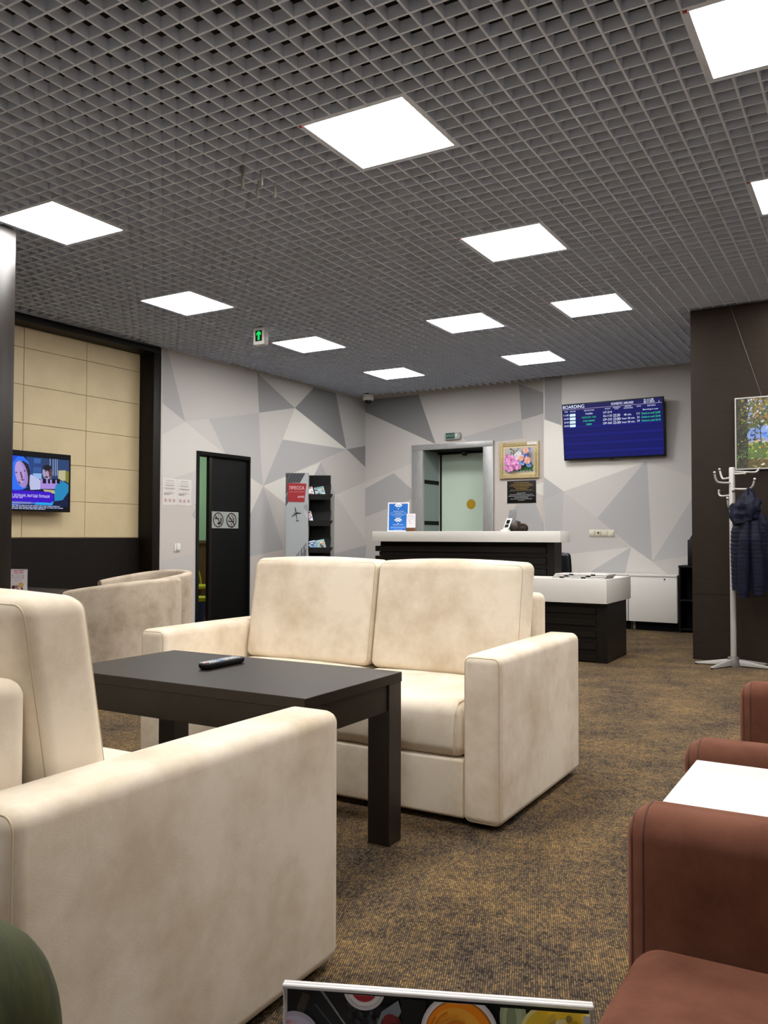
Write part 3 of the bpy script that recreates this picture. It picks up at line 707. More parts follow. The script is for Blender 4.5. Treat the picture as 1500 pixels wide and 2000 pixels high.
# ---- brown armchairs along the right
def brown_chair(x0, y0, width, rz, label):
    # local: opening towards -y, x across; x0, y0 = middle of the front edge
    root = empty('armchair', (x0, y0, 0), rz); tag(root, label, 'armchair', 'brown velvet armchairs')
    Rm = Matrix.Rotation(rz, 3, 'Z'); T = lambda p: Rm @ Vector((p[0], p[1], 0)) + Vector((x0, y0, p[2]))
    tv = lambda p: T(p); W2 = width/2; D = 0.82
    for sx in (-1, 1):
        a = sorted((sx*(W2-0.125), sx*W2))
        arm = link('armrest', soft_box(a[0], a[1], -0.008, D, 0.05, 0.588, 0.05, 0.003, seg=7, tf=tv, puff_faces='z'), M_BROWN, root, 50)
        for yy, ins in ((0.0066, 0.0146), (0.028, 0.002)):
            pth = [T((u, yy, v)) for u, v in rr_path(a[0]+ins, a[1]-ins, 0.05+ins, 0.588-ins, 0.05-ins)]
            sub(mk('seam', seam(pth+[pth[0]], 0.0026), M_BSEAM, smooth=80), arm)
    link('seat_cushion', soft_box(-W2+0.127, W2-0.127, 0.018, D-0.16, 0.06, 0.385, 0.055, 0.02, seg=7, tf=tv, puff_faces='z'), M_BROWN, root, 50)
    link('backrest', soft_box(-W2+0.127, W2-0.127, D-0.2, D-0.02, 0.06, 0.78, 0.05, 0.015, lean=0.12, seg=6, tf=tv, puff_faces='y'), M_BROWN, root, 50)
    for sx in (-1, 1):
        for yy in (0.07, D-0.07): mk('foot', MB().lathe([(0.02, 0), (0.025, 0.055)], T((sx*(W2-0.08), yy, 0)), 12), M_BLACKM, root)
    return root
brown_chair(-0.385, 1.087, 1.045, -PI/2, 'brown velvet armchair nearest the camera, its seat cut by the picture corner')
brown_chair(-0.395, 2.56, 1.04, -PI/2, 'brown velvet armchair behind the white table, farther from the camera')
r = empty('coffee_table', (0.0, 1.83, 0)); tag(r, 'white square coffee table between the two brown armchairs', 'table')
mk('tabletop', MB().box(-0.362, 0.34, 1.665, 2.01, 0.53, 0.56), M_TABLEW, r, bevel=0.002)
for a in (-0.33, 0.27):
    for b in (1.70, 1.93): mk('leg', MB().box(a, a+0.045, b, b+0.045, 0, 0.53), M_WHITE, r, bevel=0.002)

# ---- foreground menu on its own table, and a neighbour's knee
dark_table(-0.40, 0.14, -0.05, 0.548, 0.585, 'dark table out of view beneath the foreground menu')
def draw_food(g, w, h):
    rn = random.Random(5); g.lim = (0, 0, w, h); k_ = w/1355
    U = lambda x: (x-60)*k_
    V = lambda x, y: h - (y-(95+(x-60)*0.062))*k_
    D = lambda x, y, r_, c, ry=None, rot=0: g.disc(U(x), V(x, y), r_*k_, c, (ry or r_)*k_, 44, rot)
    L_ = lambda x0, y0, x1, y1, t_, c: g.line(U(x0), V(x0, y0), U(x1), V(x1, y1), t_*k_, c)
    g.rect(0, 0, w, h, '1b1d1f'); D(330, 260, 190, '24272a'); D(520, 300, 120, '2a2d31')
    L_(150, 125, 120, 205, 38, '4d463c'); L_(210, 100, 360, 300, 8, '8a8d91'); L_(190, 170, 300, 300, 6, '55585c'); L_(225, 110, 300, 215, 4, 'b0b2b5')
    for k in range(26): D(420+rn.uniform(-90, 140), 215+rn.uniform(-45, 60), rn.uniform(8, 26), rn.choice(['33373c', '3c4147', '464c53', '2c3034', '535a62']), rn.uniform(6, 14), rn.random()*3)
    g.poly([(U(500), V(500, 190)), (U(575), V(575, 140)), (U(590), V(590, 190)), (U(560), V(560, 240)), (U(470), V(470, 270))], '7d858e')
    g.poly([(U(585), V(585, 130)), (U(700), V(700, 140)), (U(680), V(680, 320)), (U(600), V(600, 330))], '121416')
    D(420, 90, 95, 'cfcbcf'); D(420, 88, 78, 'e4e0e2'); D(420, 84, 62, 'aa2f37')
    D(545, 250, 48, '571a1d'); D(540, 232, 34, '7a262b'); D(560, 268, 30, '42120f'); D(525, 262, 22, '8a3a38')
    D(105, 300, 112, 'b4b1c4'); D(105, 300, 92, 'c6c3d6')
    for x, y, c in ((75, 235, 'c98aa0'), (70, 262, '4a5aa8'), (110, 275, '3c4aa0'), (95, 240, 'd0b0c0'), (135, 262, 'a890c8'), (190, 275, 'd99a4a')): g.rect(U(x)-13*k_, V(x, y)-8*k_, U(x)+13*k_, V(x, y)+8*k_, c)
    D(850, 275, 172, 'd9d4d8'); D(850, 277, 163, 'ece8ea'); D(850, 280, 152, 'b86a1c'); D(848, 281, 146, 'ff9612'); D(835, 280, 118, 'ffb43a')
    for k in range(6): g.arc(U(840), V(840, 275), (30+17*k)*k_, (38+17*k)*k_, 0.5*k, 0.5*k+2.2, rn.choice(['f7b040', 'dc7a0a', 'f5a52c']))
    D(1085, 200, 58, 'a9b58c', 112); D(1082, 205, 42, 'b9c4a0', 96); D(1078, 210, 22, '8f9d74', 70)
    D(1290, 260, 172, 'f4ea9c', 130); D(1292, 262, 158, 'f0cc38', 116)
    for k in range(24): D(1200+190*rn.random(), 190+110*rn.random(), rn.uniform(10, 30), rn.choice(['e6cd55', 'c9a41c', 'dfc24a', 'eee0a4', 'b8962a', 'a08a4a', 'd8b936']), rn.uniform(8, 18), rn.random()*3)
    D(1290, 250, 20, 'f2ead0', 45, 0.5); D(1330, 240, 26, '8d8350', 8, -0.5)
    g.rect(w-0.0045, 0, w, h, 'd7d2d3'); g.lim = None
    D2 = [('c8b48a', .2, .3), ('7b3f30', .5, .25), ('5f7a3f', .8, .35)]
    for c, u, v in D2: g.disc(w*u, h*v, w*.1, 'dedad8', n=30); g.disc(w*u, h*v, w*.085, c, n=30)
menu_stand((-0.3415, 0.457, 0.5865), (0.179, 0.076, 0), 0.195, 0.1755, 'large acrylic menu stand with soup and lemon pictures in the foreground', draw_food)

def skin_body(name, verts, edges, radii, m, root=0, parent=None, levels=2):
    me = bpy.data.meshes.new(name); me.from_pydata(verts, edges, []); o = bpy.data.objects.new(name, me); C.objects.link(o)
    md = o.modifiers.new('skin', 'SKIN'); md.use_smooth_shade = True
    if not me.skin_vertices: bpy.context.view_layer.update()
    sv = me.skin_vertices[0].data
    for i, r_ in enumerate(radii): sv[i].radius = r_ if isinstance(r_, tuple) else (r_, r_); sv[i].use_root = (i == root)
    o.modifiers.new('sub', 'SUBSURF').levels = levels; o.modifiers[-1].render_levels = levels
    me.materials.append(m)
    if parent is not None: attach(o, parent)
    return o
# neighbour sitting beside the camera: only the bent knee comes into the picture
pr_ = empty('person', (-0.83, 0.05, 0)); tag(pr_, 'seated person in olive trousers, only the bent knee showing in the lower corner', 'person')
hip, kn, an = (-0.83, 0.06, 0.50), (-0.858, 0.585, 0.578), (-0.875, 0.645, 0.10)
V_ = [(-0.94, -0.01, 0.58), (-0.94, 0.01, 0.48), hip, (-0.85, 0.32, 0.545), kn, (-0.895, 0.64, 0.36), an, (-1.05, 0.05, 0.50), (-1.07, 0.26, 0.52), (-1.09, 0.47, 0.53), (-1.10, 0.53, 0.33), (-1.10, 0.53, 0.10)]
E_ = [(0, 1), (1, 2), (2, 3), (3, 4), (4, 5), (5, 6), (1, 7), (7, 8), (8, 9), (9, 10), (10, 11)]
skin_body('trousers', V_, E_, [0.15, 0.14, 0.108, 0.105, 0.104, 0.075, 0.055, 0.105, 0.095, 0.088, 0.072, 0.055], M_OLIVE, 1, pr_, 3)
for an_ in (an, (-1.10, 0.53, 0.10)):
    x, y = an_[0], an_[1]
    m = MB(); rings = []
    for k, (dy, wd_, hh) in enumerate(((-0.09, 0.028, 0.07), (-0.06, 0.036, 0.10), (0.0, 0.038, 0.105), (0.06, 0.042, 0.075), (0.13, 0.042, 0.055), (0.165, 0.024, 0.035))):
        rings.append([Vector((x+wd_*math.cos(q), y+dy, max(0.0, hh/2+hh/2*math.sin(q)))) for q in [2*PI*i/14 for i in range(14)]])
    mk('shoe', m.rings(rings), M_BLACKM, pr_, smooth=50)
brown_chair(-0.945, 0.34, 1.0, PI, 'brown velvet armchair out of view under the seated person')

# ================================================================ RECEPTION
SL = mat('wenge_slat', '15100c', 0.42, col2='0d0a08', nscale=10, stretch=(1, 10, 10), spec=0.25)
rcp = empty('reception_counter', (-3.45, 7.5, 0)); tag(rcp, 'high reception counter with white top over dark slatted front', 'counter')
mk('countertop', MB().box(-4.437, -2.47, 7.33, 7.607, 1.012, 1.113), M_WHITE, rcp, bevel=0.002)
mk('counter_body', MB().box(-4.395, -2.55, 7.425, 7.60, 0.0, 1.012), M_BLACKM, rcp)
mk('corner_post', MB().box(-2.62, -2.548, 7.405, 7.604, 0.0, 1.012), SL, rcp, bevel=0.0015, seg=1)
z = 0.012
while z < 0.99:
    h1 = min(0.055, 1.010-z)
    mk('slat', MB().box(-4.44, -2.625, 7.395, 7.425, z, z+h1), SL, rcp, bevel=0.0015, seg=1)
    if z+0.1 < 1.01: mk('slat', MB().box(-4.402, -2.625, 7.412, 7.425, z+0.058, z+0.097), SL, rcp)
    z += 0.1
dsk = empty('reception_desk', (-2.4, 7.35, 0)); tag(dsk, 'low reception desk end with thick white top over dark slatted base', 'desk')
m = MB(); ol = [(-3.3, 7.01), (-1.965, 7.01), (-1.965, 7.80), (-2.545, 7.80), (-2.545, 7.394), (-3.3, 7.394)]
m.prism(ol, (0, 0, 0.503), (1, 0, 0), (0, 1, 0), (0, 0, 0.202)); mk('desktop', m, M_WHITE, dsk, bevel=0.002)
m = MB(); ol = [(-3.25, 7.10), (-1.985, 7.10), (-1.985, 7.715), (-2.54, 7.715), (-2.54, 7.39), (-3.25, 7.39)]
m.prism(ol, (0, 0, 0.0), (1, 0, 0), (0, 1, 0), (0, 0, 0.503)); mk('desk_base', m, SL, dsk)
mk('corner_post', MB().box(-2.07, -1.978, 7.075, 7.10, 0, 0.503), SL, dsk, bevel=0.0015, seg=1)
for k in range(5):
    z = 0.01 + k*0.1
    mk('slat', MB().box(-3.25, -2.073, 7.072, 7.10, z, z+0.056), SL, dsk, bevel=0.0015, seg=1)
    if k < 5: mk('slat', MB().box(-3.25, -2.073, 7.088, 7.10, z+0.059, min(z+0.097, 0.503)), SL, dsk)

# things on the counter
def card_stand(name, o, du, w_, h_, label, draw, lean=0.06, m=None):
    du = Vector(du).normalized(); dn = du.cross(Vector((0, 0, 1))); o = Vector(o); dv = (Vector((0, 0, 1)) - dn*lean).normalized()
    r = empty(name, o, math.atan2(du.y, du.x)); tag(r, label, 'sign')
    P = lambda u, v, h: o + du*u + dv*v + dn*h
    mk('board', MB(lambda p: P(p.x, p.z, p.y)).box(0, w_, -0.004, 0, 0, h_), m or M_WHITEM, r)
    mk('strut', MB(lambda p: P(p.x, p.z, p.y)).prism([(-0.006, 0.0), (-0.07, 0.004), (-0.006, h_*0.6)], (w_*0.5-0.01, 0, 0), (0, 1, 0), (0, 0, 1), (0.02, 0, 0)), m or M_WHITEM, r)
    g = Gfx(P, 0.0003); draw(g, w_, h_); mk('printed_face', g.mb, M_PRINT, r); return r
def draw_wifi(g, w, h):
    rn = random.Random(9); g.rect(0, 0, w, h, 'f4f4f6'); g.rect(w*.06, h*.035, w*.94, h*.955, '1273d2')
    for vy in (.79, .285):
        for a, b in ((.165, .225), (.085, .14)):
            g.arc(w*.5, h*vy, w*a, w*b, PI*.2, PI*.8, 'ffffff')
        g.disc(w*.5, h*(vy-.01), w*.025, 'ffffff')
    g.text('Airport_Free', w*.27, h*.665, w*.75, h*.71, 'ffffff'); g.text('Airport_Free', w*.26, h*.205, w*.74, h*.25, 'ffffff')
    for v, f_ in ((.635, .95), (.61, .35), (.575, .95), (.55, .7), (.50, .4), (.475, .38), (.145, .9), (.11, .85), (.055, .5)): g.words(w*.1, h*v, w*.9, h*.013, 'a9cdf2', rn, True, f_)
card_stand('sign_stand', (-4.318, 7.43, 1.113), (0.98, 0.18, 0), 0.228, 0.295, 'blue wireless network sign in a white border on the counter', draw_wifi)
bx = mk('wooden_block', MB().box(-4.115, -4.03, 7.45, 7.50, 1.113, 1.150), mat('walnut', '6a4526', 0.5), bevel=0.002); tag(bx, 'small brown wooden block under the white card on the counter', 'holder')
def draw_card(g, w, h):
    rn = random.Random(2); g.rect(0, 0, w, h, 'eceaf0')
    for v, f_ in ((.85, .8), (.75, .9), (.6, .8), (.3, .5)): g.words(w*.05, h*v, w*.95, h*.02, 'a9a4ae', rn, True, f_)
    g.disc(w*.35, h*.46, w*.06, '8e8c92')
card_stand('sign_card', (-4.115, 7.462, 1.150), (0.98, 0.18, 0), 0.093, 0.142, 'small white card behind the blue wireless sign', draw_card)
ph = empty('card_terminal', (-3.05, 7.46, 1.113)); tag(ph, 'white payment terminal with dark displays standing on the counter', 'terminal')
tl = lambda p: Vector((-3.045+p.x+0.2*p.z, 7.46+p.y+0.45*p.z, 1.113+p.z))
mk('terminal_body', MB(tl).box(-0.03, 0.022, -0.012, 0.012, 0, 0.122), M_WHITEM, ph, bevel=0.003)
mk('display', MB(tl).box(-0.02, 0.014, -0.0135, -0.0125, 0.072, 0.108), M_DOME, ph); mk('keypad', MB(tl).box(-0.022, 0.014, -0.0135, -0.0125, 0.036, 0.066), M_RUBBER, ph)
mk('terminal_base', MB().box(-3.088, -3.022, 7.44, 7.52, 1.113, 1.128), M_WHITEM, ph, bevel=0.002)
pb = empty('document_holder', (-3.03, 7.55, 1.113)); tag(pb, 'grey upright document holder standing behind the terminal', 'holder')
tl = lambda p: Vector((-3.03+p.x+0.06*p.z, 7.545+p.y+0.22*p.z, 1.113+p.z))
mk('holder_plate', MB(tl).box(-0.042, 0.034, 0, 0.008, 0.085, 0.205), mat('grey_print', '77777a', 0.6, col2='6a6a6e', nscale=60), pb, bevel=0.001)
mk('holder_stem', MB(tl).box(-0.012, -0.004, 0.001, 0.007, 0.004, 0.086), M_RUBBER, pb); mk('holder_foot', MB().box(-3.075, -2.995, 7.54, 7.60, 1.113, 1.119), M_RUBBER, pb)
for k in range(3):
    y0 = 7.09 + 0.007*k
    r = empty('newspaper', (-2.22, y0+0.12, 0.705+0.013*k)); tag(r, ['folded newspaper at the bottom of the bundle on the low desk', 'folded newspaper in the middle of the bundle on the low desk', 'folded newspaper on top of the bundle on the low desk'][k], 'newspaper', 'folded newspapers on the low desk')
    tl = lambda p: Vector((p.x-2.225+0.01*k, p.y+y0, 0.705+0.013*k+p.z))
    prof = [(0, 0), (0.26, 0), (0.26, 0.0115), (0.006, 0.0125), (0.0, 0.011), (-0.005, 0.0063), (0.0, 0.0005)]
    mk('folded_paper', MB(tl).prism(prof, (-0.235, 0, 0), (0, 1, 0), (0, 0, 1), (0.46, 0, 0)), mat('newsprint', 'c9c6c2', 0.8, col2='a7a4a1', nscale=70), r)
    for u in (-0.17, 0.02): mk('black_band', MB(tl).prism([(-0.0056, 0.001), (0.0, -0.0), (0.02, 0.0122), (-0.0005, 0.0118), (-0.0056, 0.0063)], (u+0.03*k, 0, 0), (0, 1, 0), (0, 0, 1), (0.04, 0, 0)), M_BLACKM, r)

# receptionist bent low behind the counter: the crown and the bun show over the top
rp_ = empty('person', (-3.02, 8.02, 0)); tag(rp_, 'person with dark hair in a bun, bent down behind the white counter', 'person')
hd = Vector((-3.09, 7.83, 1.122))
V_ = [(-3.02, 8.12, 0.52), (-3.03, 8.10, 0.72), (-3.06, 8.03, 0.92), (-3.09, 7.94, 1.01), (-3.12, 7.87, 1.05),
      (-3.26, 7.96, 0.95), (-3.30, 7.84, 0.80), (-3.22, 7.72, 0.76), (-2.90, 8.00, 0.94), (-2.84, 7.86, 0.80), (-2.95, 7.73, 0.76),
      (-3.12, 8.10, 0.50), (-3.14, 7.86, 0.53), (-3.14, 7.88, 0.12), (-2.92, 8.10, 0.50), (-2.90, 7.86, 0.53), (-2.90, 7.88, 0.12)]
E_ = [(0, 1), (1, 2), (2, 3), (3, 4), (2, 5), (5, 6), (6, 7), (2, 8), (8, 9), (9, 10), (0, 11), (11, 12), (12, 13), (0, 14), (14, 15), (15, 16)]
skin_body('clothes', V_, E_, [0.13, 0.12, 0.13, 0.06, 0.05, 0.055, 0.042, 0.032, 0.055, 0.042, 0.032, 0.085, 0.065, 0.045, 0.085, 0.065, 0.045], M_DARKCLOTH, 0, rp_)
def blob(c, r, n=20, k=14, tf=None):
    m = MB(); c = Vector(c); rx, ry, rz_ = r
    m.rings([[c + Vector((rx*math.sin(PI*(i+.0)/k+1e-3*(i == 0)-1e-3*(i == k))*math.cos(2*PI*j/n), ry*math.sin(PI*i/k+1e-3*(i == 0)-1e-3*(i == k))*math.sin(2*PI*j/n), rz_*math.cos(PI*i/k))) for j in range(n)] for i in range(k+1)])
    return m
head = mk('head', blob(hd + Vector((0.0, -0.035, -0.005)), (0.07, 0.085, 0.088)), M_SKIN, rp_, smooth=180)
sub(mk('nose', blob(hd + Vector((0, -0.122, -0.035)), (0.012, 0.018, 0.02), 10, 8), M_SKIN, smooth=180), head)
for s in (-1, 1):
    sub(mk('ear', blob(hd + Vector((s*0.07, -0.02, -0.02)), (0.01, 0.02, 0.03), 10, 8), M_SKIN, smooth=180), head)
    sub(mk('eye', blob(hd + Vector((s*0.03, -0.112, -0.012)), (0.011, 0.008, 0.007), 10, 8), M_BLACKM, smooth=180), head)
sub(mk('mouth', blob(hd + Vector((0, -0.108, -0.062)), (0.02, 0.007, 0.005), 10, 8), mat('lips', 'a5584e', 0.5), smooth=180), head)
mk('hair', blob(hd + Vector((0.0, -0.028, 0.02)), (0.083, 0.10, 0.086)), M_HAIR, rp_, smooth=180)
bun = mk('bun', blob(hd + Vector((0.085, -0.03, 0.022)), (0.054, 0.05, 0.052)), M_HAIR, rp_, smooth=180)
m = MB(); cb = hd + Vector((0.098, -0.066, 0.028)); m.tube([cb + Vector((0.034*math.cos(q), -0.006+0.004*math.sin(3*q), 0.034*math.sin(q))) for q in [2*PI*i/24 for i in range(25)]], 0.006, 8)
sub(mk('scrunchie', m, M_TAN, smooth=80), bun)
sub(mk('hair_clip', MB().tube([hd + Vector((0.045, -0.115, 0.05+0.004*i)) + Vector((0.0015*i, 0, 0)) for i in range(6)], 0.003, 6), mat('gold_clip', 'cda954', 0.3, metal=0.8)), bun)
for s in (-3.24, -2.93): mk('hand', blob((s+0.02, 7.70, 0.765), (0.03, 0.045, 0.016), 12, 8), M_SKIN, rp_, smooth=180)
for x in (-3.14, -2.90): mk('shoe', blob((x, 7.84, 0.045), (0.042, 0.12, 0.045), 12, 8), M_BLACKM, rp_, smooth=180)
def office_chair(x, y, rz, top, label, back=True, sz=0.43):
    r = empty('office_chair', (x, y, 0), rz); tag(r, label, 'chair')
    Rm = Matrix.Rotation(rz, 3, 'Z'); T = lambda p: Rm @ Vector((p[0], p[1], 0)) + Vector((x, y, p[2]))
    link('seat', soft_box(-0.22, 0.22, -0.22, 0.2, sz-0.06, sz, 0.025, 0.008, tf=lambda p: T(p)), M_LEATHER, r, 50)
    if back:
        link('backrest', soft_box(-0.21, 0.21, 0.21, 0.28, 0.52, top, 0.033, 0.01, lean=0.06, seg=5, tf=lambda p: T(p)), M_LEATHER, r, 50)
        mk('back_bracket', MB().tube([T((0, 0.05, 0.36)), T((0, 0.25, 0.37)), T((0, 0.285, 0.45)), T((0, 0.27, 0.58))], 0.016, 8), M_RUBBER, r, smooth=60)
    mk('column', MB().lathe([(0.03, 0.08), (0.03, 0.25), (0.02, 0.25), (0.02, sz-0.06)], T((0, 0, 0)), 14), M_RUBBER, r, smooth=40)
    for k in range(5):
        a = 2*PI*k/5; e = T((0.27*math.cos(a), 0.27*math.sin(a), 0.065))
        mk('leg', MB().tube([T((0, 0, 0.09)), e], [0.02, 0.013], 8), M_RUBBER, r, smooth=60)
        mk('castor', MB().lathe([(0.001, -0.018), (0.028, -0.016), (0.03, 0), (0.028, 0.016), (0.001, 0.018)], e - Vector((0, 0, 0.035)), 14, axis=(math.sin(a+rz), math.cos(a+rz), 0)), M_RUBBER, r, smooth=40)
    return r
office_chair(-2.87, 8.74, math.radians(165), 0.895, 'black leather office chair back peeking out beside the dark counter')
office_chair(-3.02, 8.12, 0, 0.5, 'backless office stool under the person behind the counter', back=False, sz=0.39)

# low white cabinet, black bookcase with a printer
def RFroot(name, a, b, z, label, cat, group=None):
    r = empty(name, RF((a, b, z)), WROT); return tag(r, label, cat, group)
for nm, a0, a1, lab in (('cabinet', -2.765, -2.226, 'low white cabinet with a tiny lock beside the black bookcase'), ('cabinet', -3.35, -2.772, 'low white cabinet mostly hidden behind the low desk')):
    r = RFroot(nm, (a0+a1)/2, 9.9, 0, lab, 'cabinet')
    mk('cabinet_body', MB(RF).box(a0, a1, 9.72, 10.08, 0.11, 0.615), M_WHITE, r); mk('cabinet_top', MB(RF).box(a0, a1, 9.695, 10.085, 0.615, 0.637), M_WHITE, r, bevel=0.002)
    dr = mk('cabinet_door', MB(RF).box(a0+0.002, a1-0.002, 9.70, 9.718, 0.105, 0.612), M_WHITE, r, bevel=0.002)
    sub(mk('lock', MB(RF).lathe([(0.001, -0.004), (0.009, -0.004), (0.009, 0.004)], (a1-0.135, 9.698, 0.588), 14, axis=(0, 1, 0)), M_BLACK), dr)
    for aa in (a0+0.005, a1-0.045):
        for bb in (9.86, 10.03): mk('leg', MB(RF).box(aa, aa+0.04, bb, bb+0.04, 0, 0.11), M_WHITE, r)
    mk('plinth', MB(RF).box(a0+0.05, a1-0.002, 9.80, 9.83, 0, 0.11), M_BLACKM, r)
r = RFroot('bookcase', -2.0, 9.9, 0, 'black open bookcase standing beside the dark wall end', 'bookcase')
B0, B1 = -2.222, -1.75
mk('side', MB(RF).box(B0, B0+0.018, 9.76, 10.08, 0, 0.725), M_BLACK, r); mk('side', MB(RF).box(B1-0.018, B1, 9.76, 10.08, 0, 0.725), M_BLACK, r)
mk('top_board', MB(RF).box(B0-0.004, B1+0.004, 9.755, 10.085, 0.725, 0.745), M_BLACK, r); mk('back_board', MB(RF).box(B0, B1, 10.075, 10.085, 0, 0.725), M_BLACKM, r)
for z in (0.03, 0.35): mk('shelf', MB(RF).box(B0+0.018, B1-0.018, 9.765, 10.07, z, z+0.018), M_BLACK, r)
r = RFroot('printer', -1.98, 9.92, 0.745, 'black printer on the bookcase, mostly hidden by the dark wall', 'printer')
mk('printer_body', MB(RF).box(-2.135, -1.80, 9.80, 10.06, 0.745, 1.035), M_RUBBER, r, bevel=0.012)
mk('paper_tray', MB(RF).prism([(-2.125, 1.03), (-2.085, 1.10), (-2.06, 1.10), (-2.075, 1.03)], (0, 9.84, 0), (1, 0, 0), (0, 0, 1), (0, 0.2, 0)), M_RUBBER, r)

# ================================================================ ON THE WALLS
# boarding screen
W_, HH = 1.222, 0.690; o0 = RF((-3.643, 10.022, 2.003)); dv = (EYV*-0.115 + Vector((0, 0, 1))).normalized(); du = EXV; dn = du.cross(dv)
r = empty('departure_screen', RF((-3.03, 10.08, 2.35)), WROT); tag(r, 'wide wall screen listing boarding flights in white on blue', 'screen')
PS = lambda u, v, h: o0 + du*u + dv*v + dn*h
mk('screen_case', MB(lambda p: PS(p.x, p.y, p.z)).box(0, W_, 0, HH, -0.045, 0), M_RUBBER, r, bevel=0.003)
mk('wall_mount', MB(RF).box(-3.25, -2.82, 10.04, 10.10, 2.2, 2.5), M_BLACKM, r)
mk('receiver', MB(lambda p: PS(p.x, p.y, p.z)).box(W_*.46, W_*.51, -0.008, 0.004, -0.02, 0.002), M_RUBBER, r)
def bd(x, y):                                             # place on the panel, in fractions read off the photograph
    t = (y-(145-115*(x-40)/1350))/(750+45*(x-40)/1350); t2 = max(0, min(1, t))
    return (x-40-45*t2)/(1352-8*t2)*W_, HH*(1-t)
g = Gfx(PS, 0.0002); g.k = 1
g.rect(0.012, 0.02, W_-0.012, HH-0.012, '10145a')
for k in range(9): g.rect(0.012, 0.03+k*0.052, W_-0.012, 0.03+k*0.052+0.026, '141a6e' if k % 2 else '111560')
g.rect(0.012, 0.598, W_-0.012, HH-0.012, '1a1c50')
def bt(s, x0, y0, x1, y1, c='e8f0ff', bold=0.0):       # text between two corners
    a = bd(x0, y1); b = bd(x1, y0); v0 = (a[1] + bd(x1, y1)[1])/2; v1 = (bd(x0, y0)[1] + b[1])/2
    g.text(s, a[0], v0, b[0], v1, c, bold)
a, b = bd(60, 218), bd(1375, 112); vv = (a[1]+b[1])/2; g.rect(a[0], vv-.0015, b[0], vv+.0015, 'c9b6e8')
def bt2(s, xc, yc, w, h, c='e8f0ff', bold=0.0):
    u, v = bd(xc, yc); k = W_/1350; g.text(s, u-w*k/2, v-h*k/2, u+w*k/2, v+h*k/2, c, bold)
bt2('BOARDING', 208, 172, 296, 44, bold=0.004); bt2('DOMESTIC AIRLINES', 868, 120, 290, 30); bt2('21:11:59', 1208, 76, 124, 32); bt2('02.11.2019', 1216, 104, 136, 22); bt2('F', 1343, 98, 12, 16)
for s, x, y, w in (('TIME', 105, 243, 48), ('AIRLINE', 198, 234, 80), ('DESTINATION', 424, 217, 138), ('FLIGHT', 677, 194, 76), ('GATE', 1084, 160, 54), ('REMARKS', 1247, 149, 104)): bt2(s, x, y, w, 18, 'cfd6f5')
bt2('BOARDING', 797, 176, 94, 16, 'cfd6f5'); bt2('UNTIL', 797, 195, 54, 14, 'cfd6f5'); bt2('BEFORE', 948, 160, 84, 16, 'cfd6f5'); bt2('BOARDING', 950, 183, 118, 16, 'cfd6f5')
for i, (tm, dst, dc, fl, un, bf, gt, rm, rcl) in enumerate((
    ('11:30', 'TYUMEN', 'dfe6ff', 'UT-514', None, None, None, 'Boarding is over', 'dfe6ff'),
    ('22:40', 'MOSCOW / SVO', '38c98a', 'SU-1133', '22:20', '48 min.', '11', 'Check-in until 22:00', '3ddc8f'),
    ('23:20', 'CHELYABINSK', '38c98a', 'DP-323', '23:00', '1 hour 28 min.', '21', 'Check-in until 22:40', '3ddc8f'),
    ('23:50', 'PERM', '3fe093', 'DP-365', '23:30', '1 hour 58 min.', '19', 'Check-in until 23:10', '3ddc8f'))):
    dy = 47*i
    bt2(tm, 108+3*i, 288+dy, 68, 22); u, v = bd(198+2*i, 284+dy); g.rect(u-.036, v-.0155, u+.036, v+.0155, 'd8f2ff')
    g.words(u-.03, v-.004, u+.03, .008, 'a9c8e0', random.Random(i), True, .8)
    bt2(dst, 424+2*i, 262+47*i, {0: 100, 1: 190, 2: 165, 3: 70}[i], 22, dc); bt2(fl, 676+2*i, 241+48*i, 116, 27)
    if un: bt2(un, 796+2*i, 281+48*(i-1), 92, 34)
    if bf: bt2(bf, 944+2*(i-1), 270+49*(i-1), 100 if i == 1 else 188, 24); bt2(gt, 1078+4*(i-1), 257+49*(i-1), 30, 28)
    bt2(rm, 1237+3*i, 200+48*i, 196 if i == 0 else 240, 24, rcl)
mk('display_panel', g.mb, M_SCREEN, r)

# television in the niche
tvb, tva = 4.295, -6.835
r = empty('television', RF((tva, 4.77, 1.55)), WROT); tag(r, 'flat television showing a bluish advert in the cream-tiled niche', 'television')
PT = lambda u, v, h: RF((tva+h, tvb+u, 1.284+v)); TW, TH = 0.958, 0.548
mk('tv_case', MB(lambda p: PT(p.x, p.y, p.z)).box(0, TW, 0, TH, -0.045, 0), M_RUBBER, r, bevel=0.004)
mk('wall_mount', MB(lambda p: PT(p.x, p.y, p.z)).box(0.3, 0.65, 0.12, 0.42, -0.102, -0.045), M_BLACKM, r)
def tp(x, y):
    f_ = (x-225)/1065; yt = 180+85*f_; yb = 1275+25*f_
    return 0.335+f_*0.621, TH*(1-(y-yt)/(yb-yt))
g = Gfx(PT, 0.0002); g.k = 1; g.lim = (0.018, 0.03, TW-0.014, TH-0.05)
P_ = lambda pts, c: g.poly([tp(*p) for p in pts], c)
g.rect(0.0, 0.0, TW, TH, '101a3e')
g.rect(0.0, .05, 0.42, TH, '1d49d0'); P_([(480, 300), (760, 310), (760, 700), (560, 640)], '27457f'); P_([(620, 330), (740, 340), (740, 420), (620, 420)], '3c63a8'); P_([(610, 490), (750, 490), (750, 580), (610, 580)], '35599a'); P_([(600, 600), (760, 600), (760, 700), (640, 700)], '8fb4e8')
P_([(760, 320), (1060, 330), (1060, 700), (760, 700)], '2b3f66')
for x in (905, 960, 1000, 1035): P_([(x, 330), (x+14, 330), (x+20, 640), (x+4, 640)], '8aa0cc')
